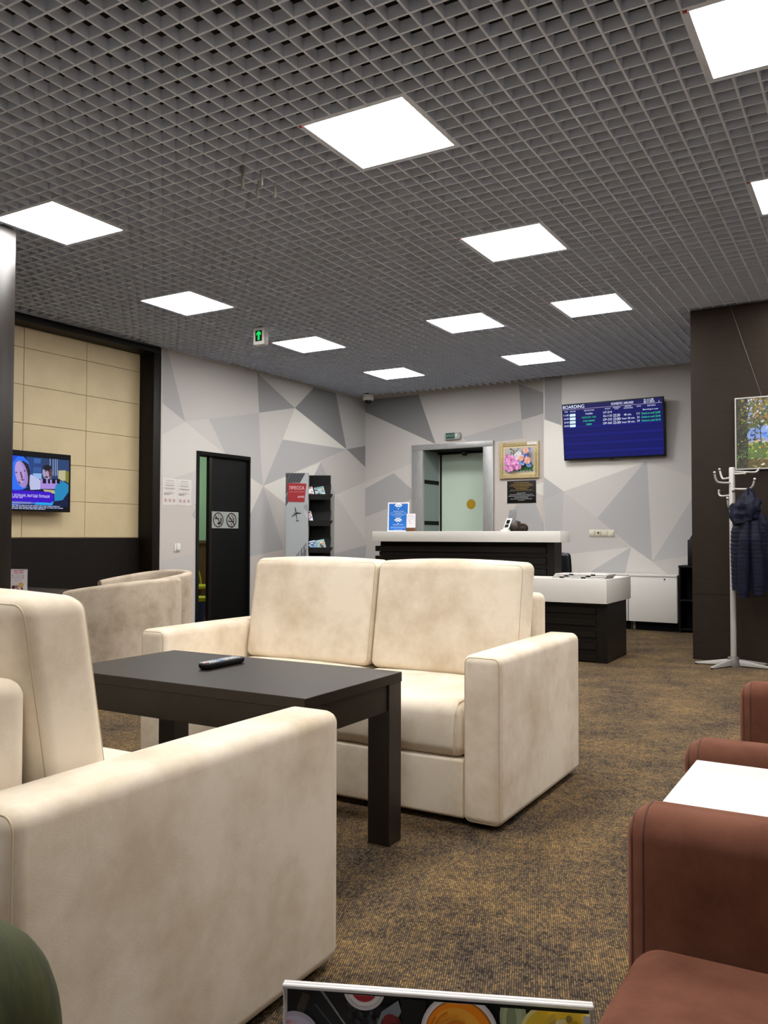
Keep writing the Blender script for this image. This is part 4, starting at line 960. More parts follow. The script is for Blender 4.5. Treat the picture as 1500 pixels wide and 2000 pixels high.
P_([(1060, 340), (1270, 350), (1270, 560), (1060, 560)], '2c4470'); P_([(1065, 545), (1205, 540), (1205, 730), (1140, 730), (1065, 690)], 'b9b48e'); P_([(1205, 550), (1275, 560), (1275, 780), (1205, 740)], '7b7a30')
P_([(240, 420), (330, 300), (430, 300), (520, 400), (565, 560), (540, 700), (500, 860), (420, 900), (240, 900)], '2e6ff0'); P_([(330, 420), (430, 380), (520, 440), (560, 560), (545, 690), (575, 700), (520, 830), (470, 860), (400, 560)], '2a1c22')
g.lim = None
g.disc(*tp(400, 620), .062, '9a86c8', .125, 26, 0.25); g.disc(*tp(370, 590), .045, 'b39ad6', .10, 24, .2); g.poly([tp(*p) for p in ((370, 580), (395, 570), (430, 690), (400, 700))], '6a4660'); g.disc(*tp(310, 590), .012, '54456a', .006); g.disc(*tp(455, 560), .012, '54456a', .006); g.poly([tp(*p) for p in ((345, 740), (375, 760), (380, 800), (355, 780))], '3a2436')
g.disc(*tp(420, 720), .018, '7a4a6a', .008)
g.poly([tp(*p) for p in ((545, 640), (575, 620), (700, 700), (735, 720), (735, 890), (560, 900), (540, 800))], 'b9bfe4')
g.disc(*tp(860, 590), .052, 'a596b4', .062, 24, .1); g.disc(*tp(862, 500), .05, '1b1a24', .028, 20); g.poly([tp(*p) for p in ((880, 560), (940, 500), (945, 640), (900, 690))], '5a3a40'); g.disc(*tp(845, 665), .018, '1c1620', .007); g.disc(*tp(830, 560), .008, '2a2230', .005); g.disc(*tp(885, 560), .008, '2a2230', .005)
g.poly([tp(*p) for p in ((735, 700), (1100, 720), (1130, 790), (1000, 880), (735, 880))], 'a58ad8'); g.poly([tp(*p) for p in ((1020, 800), (1150, 730), (1262, 800), (1262, 930), (1150, 1080), (1000, 1100), (990, 940))], '2585b8'); g.poly([tp(*p) for p in ((780, 890), (990, 900), (1010, 960), (850, 970))], 'b8b47c')
for x0, x1 in ((775, 838), (872, 910), (945, 1010), (1035, 1095)): g.poly([tp(*p) for p in ((x0, 700), (x1, 700), (x1, 785), (x0, 778))], '0d0d18')
g.poly([tp(*p) for p in ((235, 1100), (990, 1100), (960, 1165), (235, 1150))], '4a63c8'); g.poly([tp(*p) for p in ((660, 1115), (970, 1115), (960, 1175), (640, 1165))], '2aa2ea'); g.poly([tp(*p) for p in ((240, 1100), (600, 1110), (560, 1150), (240, 1150))], '7a86c0')
q0, q1 = tp(160, 1105), tp(985, 945); g.rect(0.06, q0[1], q1[0]-.05, q1[1]+.005, '3a12c4'); g.disc(q1[0]-.05, (q0[1]+q1[1])/2, .05, '3a12c4', (q1[1]+.005-q0[1])/2, 26)
q0, q1 = tp(150, 1030), tp(905, 985); g.text('С нами дольше, выгода больше', q0[0]-.05, q0[1]+.002, q1[0], q1[1]+.003, 'd8d0f4')
q0, q1 = tp(225, 1060), tp(420, 1035); g.words(q0[0], q0[1]+.008, q1[0], .011, 'a890e8', random.Random(4), False)
g.rect(0.018, 0.012, TW-0.014, 0.052, '08080f'); g.rect(0.0, 0.0, TW, 0.014, '050507'); g.rect(0, TH-.048, TW, TH, '060608'); g.rect(TW-.013, 0, TW, TH, '060608')
for v, f_ in ((.047, .85), (.032, .95), (.018, .45)): g.words(.12, v, .9, .008, 'aab4dc', random.Random(int(v*1000)), True, f_)
mk('display_panel', g.mb, attr_mat('tv_picture', emit=1.0, rough=0.25), r)

# flower picture, plaque, running-man style exit box
r = RFroot('framed_picture', -4.33, BA-0.02, 2.06, 'gilt-framed picture of pink and blue flowers over the black plaque', 'picture')
a0, a1, z0, z1 = -4.603, -4.053, 1.82, 2.294; fwid = 0.05
for nm, bxs in (('frame_side', (a0, a0+fwid, z0, z1)), ('frame_side', (a1-fwid, a1, z0, z1)), ('frame_rail', (a0+fwid, a1-fwid, z1-fwid, z1)), ('frame_rail', (a0+fwid, a1-fwid, z0, z0+fwid))):
    p_ = mk(nm, MB(RF).box(bxs[0], bxs[1], BA-0.035, BA-0.002, bxs[2], bxs[3]), M_GOLD, r, bevel=0.005)
mk('inner_frame', MB(RF).box(a0+fwid, a1-fwid, BA-0.024, BA-0.018, z0+fwid, z1-fwid), mat('pale_gilt', 'd6c69b', 0.5), r)
n = 26                                                   # beaded moulding round the frame
m = MB(RF)
for i in range(n):
    t = (i+.5)/n
    for (aa, zz) in ((a0+(a1-a0)*t, z1-.012), (a0+(a1-a0)*t, z0+.012), (a0+.012, z0+(z1-z0)*t), (a1-.012, z0+(z1-z0)*t)):
        m.box(aa-.006, aa+.006, BA-.041, BA-.034, zz-.006, zz+.006)
tag(mk('beading', m, mat('light_gilt', 'd9c89a', 0.4, metal=0.3), r), kind='stuff')
g = Gfx(lambda u, v, h: RF((a0+.075+u, BA-.0245-h, z0+.075+v)), 0.0002); w_, h_ = a1-a0-.15, z1-z0-.15; rn = random.Random(11)
g.lim = (0, 0, w_, h_); g.rect(0, 0, w_, h_, 'b9b6b4')
def leafy(u, v, l, a, c, wd_=.28): g.disc(w_*u+math.cos(a)*l/2, h_*v+math.sin(a)*l/2, l/2, c, l*wd_/2, 12, a)
for k in range(70): leafy(.38+.6*rn.random(), .02+.2*rn.random(), .05+.05*rn.random(), PI/2+rn.uniform(-.9, .9), rn.choice(['1f6b35', '2e8a45', '4aa85a', '17502a', '6bbd72', '3f7d3a']), .16)
for k in range(14): leafy(.05+.3*rn.random(), .03+.12*rn.random(), .04, rn.uniform(0, PI), rn.choice(['5c6a48', '6f7a55', '86885a']))
for (u0_, v0_, u1_, v1_) in ((.14, .1, .2, .6), (.3, .3, .35, .95), (.6, .4, .72, .8), (.72, .3, .86, .7), (.2, .35, .1, .7), (.45, .3, .47, .9)): g.line(w_*u0_, h_*v0_, w_*u1_, h_*v1_, .004, '4c5a3e')
for u, v in ((.22, .92), (.34, .88), (.26, .78), (.38, .77), (.62, .8), (.7, .74), (.86, .58), (.47, .92)):
    for k in range(4): leafy(u, v, .03, rn.uniform(0, 2*PI), rn.choice(['2c3a2a', '3a4630', '515c40']))
def flower(u, v, R_, cs, core):
    for ring, f_ in ((9, 1.0), (8, .72), (6, .45)):
        for k in range(ring):
            a = 2*PI*k/ring+rn.uniform(-.2, .2); g.disc(w_*u+math.cos(a)*R_*f_*.6, h_*v+math.sin(a)*R_*f_*.6, R_*.42*f_+.003, rn.choice(cs), R_*.3*f_+.003, 12, a)
    g.disc(w_*u, h_*v, R_*.16, core, n=10)
pk = ['d98ac8', 'e6a3d6', 'c86fb2', 'f0bfe2', 'b85aa0', 'e08ecb']
flower(.5, .68, .055, ['d8d4d8', 'e6e2e6', 'c9c5cc', 'f0eef0'], 'b9a8a8'); flower(.52, .56, .05, ['dcd8de', 'e9e6ea', 'cdc9d2'], 'a8989a')
flower(.14, .62, .045, pk, '9a3f80'); flower(.10, .42, .035, pk, '9a3f80'); flower(.28, .48, .07, pk, 'c03c70'); flower(.24, .16, .045, pk, 'a83c78'); flower(.08, .2, .03, pk, '9a3f80'); flower(.5, .3, .068, pk, 'd04a62')
bl = ['5a78c8', '7f98de', '4560b0', '93a9e6']; flower(.68, .42, .05, bl, '2e458f'); flower(.78, .68, .05, bl, '3a5099'); flower(.93, .3, .04, bl, '3a5099'); flower(.95, .86, .03, bl, '3a5099')
or_ = ['e8b09a', 'f0c4b0', 'd8937c']; flower(.66, .56, .04, or_, 'b86a5a'); flower(.88, .46, .045, or_, 'b86a5a'); flower(.84, .84, .04, or_, 'b86a5a')
mk('flower_print', g.mb, M_PRINT, r)
mk('paper_label', MB(RF).box(a1-.155, a1-.02, BA-.0425, BA-.0415, z1-.045, z1-.006), M_WHITEM, r)
r = RFroot('wall_plaque', -4.3, BA, 1.65, 'black notice plaque with gold and white lines under the flower picture', 'sign')
a0, a1, z0, z1 = -4.502, -4.103, 1.501, 1.79; mk('plaque_board', MB(RF).box(a0, a1, BA-.008, BA-.001, z0, z1), M_BLACK, r, bevel=.001)
g = Gfx(lambda u, v, h: RF((a0+u, BA-.0082-h, z0+v)), 0.0002); w_, h_ = a1-a0, z1-z0; rn = random.Random(8)
for k, f_ in enumerate((.55, .75, .87, .55, .41, .79)): g.words(.005, h_*(.90-.066*k), w_-.005, .006, 'a5853a', rn, True, f_)
g.rect(w_*.03, h_*.515, w_*.97, h_*.519, '8a8a8a')
for k, f_ in enumerate((.32, .83, .94, .5, .77, .23)): g.words(.005, h_*(.435-.066*k), w_-.005, .006, 'b4b6b8', rn, True, f_)
mk('plaque_print', g.mb, M_PRINT, r)
r = RFroot('exit_sign', -5.3, BA, 2.43, 'green illuminated exit box over the steel-framed doorway', 'sign')
m = MB(); prof = rr_path(-.129, .129, -.05, .05, .035, 4); m.rings([[RF((-5.298+u*s, BA-.002-d, 2.432+v*s)) for u, v in prof] for s, d in ((1, 0), (1, .03), (.92, .045))])
mk('sign_case', m, mat('grey_translucent', 'a7a8a5', 0.3), r, smooth=50)
g = Gfx(lambda u, v, h: RF((-5.298+u, BA-.0475-h, 2.432+v)), 0.0002)
g.rect(-.092, -.04, .045, .04, '0b3a30'); g.text('ВЫХОД', -.085, -.012, .035, .028, '8fb8ac', 0, flipv=True); g.rect(-.09, -.038, .043, -.026, '1c5a48')
g.disc(.066, .006, .018, 'c8d0ca', .024); mk('sign_face', g.mb, M_PRINT, r)

# switches
r = RFroot('socket_strip', -3.2, BF, 1.107, 'row of four square white switches beneath the boarding screen', 'switch')
mk('back_plate', MB(RF).box(-3.354, -3.039, BF-.008, BF-.001, 1.066, 1.149), mat('ivory_plastic', 'cfcab6', 0.4), r, bevel=.002)
for k in range(4):
    c_ = -3.354+.0788*(k+.5); p_ = mk('rocker', MB(RF).box(c_-.030, c_+.030, BF-.018, BF-.008, 1.078, 1.139), mat('ivory_plastic', 'cfcab6', 0.4), r, bevel=.003)
    if k == 1: sub(mk('red_button', MB(RF).lathe([(.012, 0), (.012, .006), (.001, .007)], (c_, BF-.018, 1.114), 14, axis=(0, -1, 0)), mat('dark_red', '5a1c16', .5)), p_)
r = RFroot('light_switch', AW, 6.55, 0.94, 'white light switch on the wall beside the black sliding door', 'switch')
mk('back_plate', MB(RF).box(AW+.001, AW+.009, 6.512, 6.592, .896, .98), M_WHITEM, r, bevel=.002); mk('rocker', MB(RF).box(AW+.009, AW+.02, 6.535, 6.588, .908, .976), M_WHITEM, r, bevel=.003)
# notices by the sliding door
def notice(b0, lab, seed, title):
    r = RFroot('wall_notice', AW, b0+.1, 1.53, lab, 'notice')
    mk('paper', MB(RF).box(AW+.003, AW+.004, b0, b0+.208, 1.393, 1.676), M_WHITEM, r)
    g = Gfx(lambda u, v, h: RF((AW+.0042+h, b0+u, 1.393+v)), .0002); rn = random.Random(seed); g.rect(.004, .004, .204, .279, 'd9d4d1')
    for v, f_ in ((.262, .5), (.254, .6)): g.words(.01, v, .2, .003, '8b8583', rn, True, f_)
    g.text(title, .045, .230, .165, .240, '555050')
    for v, f_ in ((.214, .65), (.207, .75), (.200, .6), (.180, .8), (.173, .85), (.166, .6), (.140, .4)): g.words(.01, v, .2, .003, '8b8583', rn, True, f_)
    for v, f_ in ((.128, .9), (.121, .7), (.114, .5), (.107, .45)): g.words(.02, v, .195, .003, '8b8583', rn, False, f_)
    for k in range(3):
        c_ = .045+k*.06; g.disc(c_, .05, .019, 'b06a66'); g.disc(c_, .05, .016, 'ded8d5'); g.disc(c_-.002, .05, .007, '4a4444', .009); g.line(c_-.012, .062, c_+.012, .038, .003, 'b06a66')
    mk('notice_print', g.mb, M_PRINT, r)
notice(6.334, 'white notice with red prohibition icons, next to the dark niche frame', 1, 'Уважаемые гости!'); notice(6.548, 'white notice with red prohibition icons, nearer the light switch and door', 2, 'Dear guests!')
r = RFroot('door_sticker', AW, 7.32, 1.25, 'pale sticker with two prohibition symbols on the black sliding door', 'sign')
b0, b1, z0, z1 = 7.092, 7.552, 1.152, 1.343; AL = AW-.0195
mk('sticker_sheet', MB(RF).box(AL, AL+.001, b0, b1, z0, z1), mat('sticker_silver', '9aa3a0', .4), r)
g = Gfx(lambda u, v, h: RF((AL+.0013+h, b0+u, z0+v)), .0002)
for c_, kind in ((.118, 0), (.338, 1)):
    v = .095
    if kind == 0:
        g.rect(c_-.06, v+.008, c_+.02, v+.018, '0b1210'); g.rect(c_-.05, v+.018, c_-.03, v+.03, '0b1210'); g.disc(c_+.01, v-.04, .024, '0b1210', .016); g.rect(c_+.035, v-.03, c_+.055, v+.02, '0b1210'); g.rect(c_+.04, v+.02, c_+.05, v+.032, '0b1210'); g.line(c_-.005, v+.045, c_+.022, v+.05, .005, '0b1210')
    else:
        g.rect(c_-.055, v-.02, c_+.035, v-.008, '0b1210'); g.line(c_-.055, v-.01, c_-.03, v+.022, .005, '0b1210'); g.line(c_-.03, v+.022, c_+.02, v+.012, .005, '0b1210'); g.arc(c_+.01, v+.04, .01, .016, -1, 3, '0b1210'); g.rect(c_+.03, v-.02, c_+.045, v+.03, '0b1210'); g.line(c_-.01, v-.035, c_+.015, v-.07, .007, '0b1210')
    g.arc(c_, v, .073, .086, 0, 2*PI, '3a1013', 36); g.line(c_-.055, v+.055, c_+.055, v-.055, .012, '3a1013')
mk('sticker_print', g.mb, M_PRINT, r)
# security camera, arrow sign, access point
cz = RF((-6.48, 9.93, 0)); r = empty('security_camera', (cz.x, cz.y, H-.14)); tag(r, 'white dome security camera in the ceiling corner', 'camera')
m = MB(); m.lathe([(.05, H+.03), (.05, H-.005)], (cz.x, cz.y, 0), 20); mk('mount', m, M_BLACKM, r, smooth=40)
m = MB(); m.lathe([(.075, H-.005), (.078, H-.03), (.078, H-.075), (.07, H-.085)], (cz.x, cz.y, 0), 24); mk('housing', m, M_WHITEM, r, smooth=40)
m = MB(); m.lathe([(.05, H-.085)]+[(.05*math.cos(q), H-.093-.048*math.sin(q)) for q in (0, .3, .6, .9, 1.2, 1.5)], (cz.x, cz.y, 0), 22); mk('dome', m, M_DOME, r, smooth=60)
r = empty('arrow_sign', (-5.09, 6.33, H-.16)); tag(r, 'white box sign with a green lit arrow, hanging from the ceiling grid', 'sign')
mk('sign_box', MB().box(-5.160, -5.028, 6.31, 6.37, H-.17, H-.004), M_WHITEM, r, bevel=.004); mk('hanger', MB().box(-5.10, -5.09, 6.33, 6.34, H-.004, H+.04), M_RUBBER, r)
g = Gfx(lambda u, v, h: Vector((-5.094+u, 6.3095-h, H-.086+v)), .0003); g.rect(-.04, -.052, .04, .052, '06120c')
g.rect(-.012, -.042, .012, .02, '12d45c'); g.poly([(-.028, .012), (.028, .012), (.026, .026), (.012, .042), (-.012, .042), (-.026, .026)], '12d45c'); g.rect(-.028, .006, -.018, .014, '12d45c'); g.rect(.018, .006, .028, .014, '12d45c')
mk('lit_face', g.mb, M_SCREEN, r)
r = empty('access_point', (-2.97, 3.67, H+.05)); tag(r, 'wireless access point above the ceiling grid with four grey antennas poking through', 'router')
mk('router_body', MB().box(-3.02, -2.91, 3.63, 3.76, H+.045, H+.08), M_VIOLET, r, bevel=.006)
for k, (x, y) in enumerate(((-3.006, 3.575), (-2.895, 3.600), (-3.027, 3.731), (-2.932, 3.769))):
    if k < 2: m = MB().box(x-.009, x+.009, y-.005, y+.005, H-.085, H+.06)
    else: m = MB().box(x-.007, x+.007, y-.005, y+.005, H-.085, H+.06)
    mk('antenna', m, M_ANT, r, bevel=.003)

# landscape painting on the dark wall
r = RFroot('framed_picture', -1.0, 7.68, 1.94, 'thin-framed bright landscape painting hung on the dark wall', 'picture')
a0, a1, z0, z1, bb = -1.272, -0.40, 1.634, 2.247, 7.675
mk('canvas', MB(RF).box(a0+.008, a1-.008, bb, bb+.018, z0+.008, z1-.008), M_WHITEM, r)
for bxs, nm in (((a0, a0+.01, z0, z1), 'frame_side'), ((a1-.01, a1, z0, z1), 'frame_side'), ((a0+.01, a1-.01, z1-.01, z1), 'frame_rail'), ((a0+.01, a1-.01, z0, z0+.01), 'frame_rail')): mk(nm, MB(RF).box(bxs[0], bxs[1], bb-.008, bb+.02, bxs[2], bxs[3]), M_ALU, r)
g = Gfx(lambda u, v, h: RF((a0+.01+u, bb-.001-h, z0+.01+v)), .000003); w_, h_ = a1-a0-.02, z1-z0-.02; g.lim = (0, 0, w_, h_); rn = random.Random(21)
g.rect(0, 0, w_, h_, '7f9bd6'); g.rect(0, 0, w_, .215, '5a6a3c'); g.rect(0, 0, w_, .075, '5f5534'); g.poly([(.08, .33), (.26, .36), (.36, h_), (.05, h_)], '5e6440'); g.poly([(0, 0), (.07, 0), (.085, .3), (.10, h_), (0, h_)], '2f3229')
def strokes(n, u0, u1, v0, v1, cols_, l0, l1, asp=.42, ang=None):
    for k in range(int(n*1.8)):
        a = rn.uniform(0, PI) if ang is None else ang+rn.uniform(-.35, .35); l = rn.uniform(l0, l1)*.62
        g.disc(u0+(u1-u0)*rn.random(), v0+(v1-v0)*rn.random(), l, rn.choice(cols_), l*asp*rn.uniform(.6, 1.3), 9, a)
strokes(60, .1, w_, .33, h_, ['8aa6e4', 'a9bff0', '6f8fd6', 'b9c8ee', '9fb4ea'], .02, .05); strokes(26, .2, w_, .36, .46, ['e6dcc4', 'd9d3cf', 'f0e6d0', 'c9d0e0'], .02, .05, .3, 0)
strokes(26, .1, w_, .24, .32, ['2f55b4', '3a6ac8', '24459a', '5a86d8', '1f3a86'], .02, .05, .3, 0.05)
strokes(20, .05, w_, .21, .245, ['c8a04c', 'e0b86a', '9a7a3a', 'd8c08a'], .015, .04, .25, 0)
strokes(220, .0, w_, .07, .215, ['3f7d34', '5a9a44', '2f5f2a', '86b050', 'a8b84a', '4a8a5a', '6f7a3a', '35502a'], .008, .03)
strokes(14, .05, .3, .14, .22, ['d0503a', 'e0cf4a', 'd87a4a', 'e6dc7a', 'b8452f'], .006, .014)
strokes(120, .0, w_, .0, .09, ['5c6a3a', '6f5a34', '8a4a2a', '46502c', '7a7a4a', '3c3a26', '9a8a5a'], .01, .035, .3, .1)
strokes(16, .2, w_, .0, .06, ['d9c2a0', 'e6d6c0', 'c0a888'], .01, .03, .3, .1)
strokes(170, -.01, .09, .0, h_, ['2c2f26', '3a3b2c', '232822', '4a4632', '333a2a'], .01, .035, .4, 1.4)
strokes(150, .04, .26, .36, h_, ['3f4a28', '5a6a34', '4a3a28', '6f5a3a', '2e3a26', '8a7a44', '56603a'], .008, .028)
strokes(70, .12, .36, .42, h_, ['6a5a34', '8a8a44', 'a8763c', '4a5230', '7a8a4c', 'b0a05a', '5a4a34'], .006, .02)
strokes(30, .05, .2, .22, .38, ['3a4a2a', '4a5a34', '2f3a24'], .006, .02)
strokes(26, .085, .21, .38, .58, ['9db4ea', '8aa4e0', 'b4c4ee', 'c9d4f2'], .005, .016, .5); strokes(34, .1, .27, .4, h_, ['7a8a44', '8f7a3c', 'a8763c', '56603a', 'c09a5a'], .005, .014); g.line(.195, .21, .185, .40, .006, '2a2a2e'); g.line(.18, .40, .21, .405, .004, '2a2a2e'); g.poly([(.13, .235), (.152, .235), (.146, .27)], '2b3350')
for k in range(9): g.line(.045+.011*k, .03+.004*math.sin(k*2.1), .056+.011*k, .03+.004*math.sin((k+1)*2.1), .0025, '1f1c18')
mk('painted_canvas', g.mb, M_PRINT, r)
for x0, x1 in ((-1.305, -1.062), (-0.36, -0.61)):
    mk('hanging_wire', MB().tube([RF((x0, 7.694, 3.05)), RF((x1, 7.69, 2.247))], .0009, 6), M_ALUD, r)

# ================================================================ COAT RACK AND JACKET
cx, cy = -1.052, 7.50
r = empty('coat_rack', (cx, cy, 0)); tag(r, 'silver-grey coat rack with curled hooks before the dark wall', 'coat rack')
mk('pole', MB().lathe([(.001, .03), (.0235, .032), (.0235, 1.632), (.019, 1.642), (.001, 1.644)], (cx, cy, 0), 24), M_ALU, r, smooth=40)
mk('hub', MB().lathe([(.06, .0), (.058, .02), (.046, .068), (.042, .076), (.028, .08), (.001, .081)], (cx, cy, 0), 28), M_ALUD, r, smooth=40)
for ang in (math.radians(-176), math.radians(-116), math.radians(-8), math.radians(40)):
    d = Vector((math.cos(ang), math.sin(ang), 0)); s_ = Vector((-d.y, d.x, 0)); m = MB(); L_ = .30
    for q0, q1, hz0, hz1, wa, wb in ((.035, L_, .058, .016, .022, .011),):
        c0, c1 = Vector((cx, cy, 0))+d*q0, Vector((cx, cy, 0))+d*q1
        m.rings([[c0-s_*wa+Vector((0, 0, .008)), c0+s_*wa+Vector((0, 0, .008)), c0+s_*wa*.8+Vector((0, 0, hz0)), c0-s_*wa*.8+Vector((0, 0, hz0))],
                 [c1-s_*wb+Vector((0, 0, .004)), c1+s_*wb+Vector((0, 0, .004)), c1+s_*wb*.8+Vector((0, 0, hz1)), c1-s_*wb*.8+Vector((0, 0, hz1))]])
    lg = mk('leg', m, M_ALU, r, bevel=.002)
    c1 = Vector((cx, cy, 0))+d*(L_-.01); sub(mk('rubber_foot', MB().lathe([(.014, 0), (.014, .008)], c1, 12), M_BLACKM), lg)
HOOKS = [[(-1.05, 7.5, 1.56), (-1.126, 7.58, 1.553), (-1.149, 7.6, 1.575), (-1.165, 7.61, 1.636)], [(-1.043, 7.5, 1.513), (-1.138, 7.42, 1.514), (-1.163, 7.4, 1.54), (-1.171, 7.39, 1.595)],
 [(-1.042, 7.5, 1.606), (-0.903, 7.58, 1.600), (-0.874, 7.6, 1.607), (-0.855, 7.61, 1.632)], [(-1.039, 7.5, 1.462), (-0.918, 7.41, 1.454), (-0.88, 7.38, 1.475), (-0.863, 7.37, 1.529)],
 [(-1.052, 7.5, 1.411), (-1.145, 7.59, 1.409), (-1.17, 7.61, 1.425), (-1.172, 7.615, 1.455)], [(-1.045, 7.5, 1.339), (-1.02, 7.37, 1.335), (-1.017, 7.345, 1.36), (-1.02, 7.33, 1.444)],
 [(-1.053, 7.5, 1.309), (-1.06, 7.41, 1.305), (-1.066, 7.38, 1.325), (-1.068, 7.36, 1.38)], [(-1.045, 7.5, 1.585), (-1.0, 7.47, 1.5845), (-0.97, 7.45, 1.584), (-0.945, 7.435, 1.5835)]]
for hk in HOOKS:
    P = [Vector(p) for p in hk]; path = []
    for i in range(25):                                   # smooth curve through the four points
        t = i/24*3; k = min(int(t), 2); f_ = t-k
        p0, p1, p2, p3 = P[max(k-1, 0)], P[k], P[k+1], P[min(k+2, 3)]
        path.append(0.5*((2*p1)+(p2-p0)*f_+(2*p0-5*p1+4*p2-p3)*f_*f_+(3*p1-p0-3*p2+p3)*f_**3))
    h_o = mk('hook', MB().tube(path, .0085, 10), M_ALU, r, smooth=60)
    sub(mk('hook_cap', blob(path[-1], (.0112, .0112, .0112), 12, 8), M_ALU, smooth=180), h_o)
    sub(mk('hook_ring', MB().tube([path[-3], path[-2]], .0105, 10), M_RUBBER, smooth=60), h_o)
jk = empty('jacket', (-0.90, 7.38, 0.6)); tag(jk, 'navy quilted hooded jacket hanging from the coat rack', 'jacket')
def drape(cs, n=36, seed=0, fold=.1, q=0, closed=True):
    """cs: (x, y, z, half-width, half-depth, turn); folds run down, q = quilting pitch"""
    rn = random.Random(seed); ph = [rn.uniform(0, 6.3) for _ in range(4)]; rings = []
    for (x, y, z_, wx, wy, tn) in cs:
        ring = []
        for j in range(n):
            a = 2*PI*j/n; s = 1 + fold*(math.sin(5*a+ph[0]+z_*2)*.5 + math.sin(8*a+ph[1]-z_*3)*.35 + math.sin(3*a+ph[2])*.4)
            if q: s *= 1 + .05*abs(math.sin(PI*z_/q))**.6
            u, v = wx*s*math.cos(a), wy*s*math.sin(a); ring.append(Vector((x+u*math.cos(tn)-v*math.sin(tn), y+u*math.sin(tn)+v*math.cos(tn), z_)))
        rings.append(ring)
    return MB().rings(rings)
def lerp_cs(keys, n):
    out = []
    for i in range(n+1):
        t = i/n*(len(keys)-1); k = min(int(t), len(keys)-2); f_ = t-k; f_ = f_*f_*(3-2*f_) if len(keys) > 2 else f_
        out.append(tuple(a+(b-a)*(t-k) for a, b in zip(keys[k], keys[k+1])))
    return out
body = lerp_cs([(-0.905, 7.40, 1.21, .09, .05, .2), (-0.90, 7.41, 1.12, .135, .07, .2), (-0.90, 7.42, 0.98, .145, .075, .2), (-0.895, 7.42, 0.8, .15, .07, .2), (-0.89, 7.42, 0.63, .15, .065, .2)], 70)
mk('jacket_body', drape(body, 44, 1, .09, .034), M_NAVY, jk, smooth=60)
s1 = lerp_cs([(-0.925, 7.355, 1.20, .035, .035, 0), (-0.935, 7.335, 1.05, .046, .042, 0), (-0.945, 7.335, 0.85, .047, .042, 0), (-0.95, 7.34, 0.63, .043, .04, 0), (-0.952, 7.34, 0.575, .036, .034, 0)], 96)
mk('sleeve', drape(s1, 22, 2, .05, .033), M_NAVY, jk, smooth=60)
s2 = lerp_cs([(-0.868, 7.36, 1.19, .035, .035, 0), (-0.858, 7.335, 1.05, .045, .042, 0), (-0.845, 7.335, 0.9, .048, .043, 0), (-0.838, 7.335, 0.69, .046, .042, 0), (-0.838, 7.335, 0.60, .042, .04, 0)], 96)
mk('sleeve', drape(s2, 22, 3, .05, .033), M_NAVY, jk, smooth=60)
hood = MB(); rings = []
for i in range(31):
    t = i/30; z_ = 1.455 - .268*t; ox = -0.905 - .034*math.sin(PI*min(1, t*1.05)*.75); ring = []
    wx = .010 + .098*math.sin(min(1, t*1.12)*PI*.64); wy = .010 + .078*math.sin(min(1, t*1.15)*PI*.62)
    for j in range(48):
        a = 2*PI*j/48
        f_ = 1 + .16*math.sin(6*a+2.2*t)*(1-t*.6) + .08*math.sin(11*a-5*t) + .22*noise.noise(Vector((2.2*math.cos(a), 2.2*math.sin(a), 5.5*t)))
        ring.append(Vector((ox+wx*f_*math.cos(a), 7.385+wy*f_*math.sin(a), z_ + .022*noise.noise(Vector((3*math.cos(a), 3*math.sin(a), 9*t+4))) + .03*t*math.cos(a))))
    rings.append(ring)
mk('hood', hood.rings(rings), M_NAVY, jk, smooth=60)
mk('loop', MB().tube([Vector((-0.905, 7.40, 1.44)), Vector((-0.90, 7.398, 1.47)), Vector((-0.893, 7.395, 1.472)), Vector((-0.89, 7.39, 1.44))], .004, 6), M_NAVY, jk)
sh = lerp_cs([(-0.83, 7.41, 1.25, .03, .03, 0), (-0.805, 7.42, 1.17, .045, .045, 0), (-0.785, 7.43, 1.0, .04, .04, 0), (-0.77, 7.43, 0.8, .035, .04, 0), (-0.765, 7.43, 0.63, .03, .035, 0)], 60)
mk('jacket_side', drape(sh, 22, 4, .06, .05), M_NAVY, jk, smooth=60)

# ================================================================ PRESS STAND
ro = Vector((-5.945, 8.339, 0)); RZ = YAW; cu_, su_ = math.cos(RZ), math.sin(RZ)
ps = empty('press_stand', ro, RZ); tag(ps, 'press stand with grey airplane panel and black magazine trays by the mural wall', 'stand')
TP = lambda p: ro + Vector((cu_*p[0]-su_*p[1], su_*p[0]+cu_*p[1], p[2]))
mk('printed_panel', MB(TP).box(-.259, .013, -.185, -.16, 0, 1.812), mat('panel_edge', '3c3d40', .5), ps, bevel=.001)
g = Gfx(lambda u, v, h: TP((-.259+u, -.1855-h, v*.9945)), .0003); w_ = .272; k_ = w_/425
U = lambda x: (x-190)*k_
def pv(x, y): return ((x-190)*k_, 1.822-(y-242)*k_*1.03)
g.rect(.002, .002, w_-.002, 1.82, 'aab0b4')
PP = lambda pts, c: g.poly([pv(*p) for p in pts], c)
PP([(192, 246), (555, 246), (455, 420), (230, 420), (240, 770), (192, 850)], '4a4e52')
for k in range(7): PP([(215+50*k, 246), (235+50*k, 246), (200+50*k-60, 420), (185+50*k-60, 420)] if k > 1 else [(200+40*k, 246), (215+40*k, 246), (196+20*k, 330), (193, 320)], '2c2f33')
PP([(192, 480), (232, 430), (240, 540), (192, 620)], '3a3e42'); PP([(192, 640), (236, 570), (240, 600), (192, 690)], '767b80')
PP([(520, 850), (575, 800), (600, 830), (600, 930), (560, 900)], '8f959a'); PP([(525, 900), (600, 1000), (600, 1080), (545, 980)], 'bcc2c6')
PP([(218, 420), (576, 435), (540, 770), (240, 762)], '9e1d28')
q0, q1 = pv(262, 542), pv(535, 480); g.text('ПРЕССА', q0[0], q0[1], q1[0], q1[1], 'ead8d8', .008)
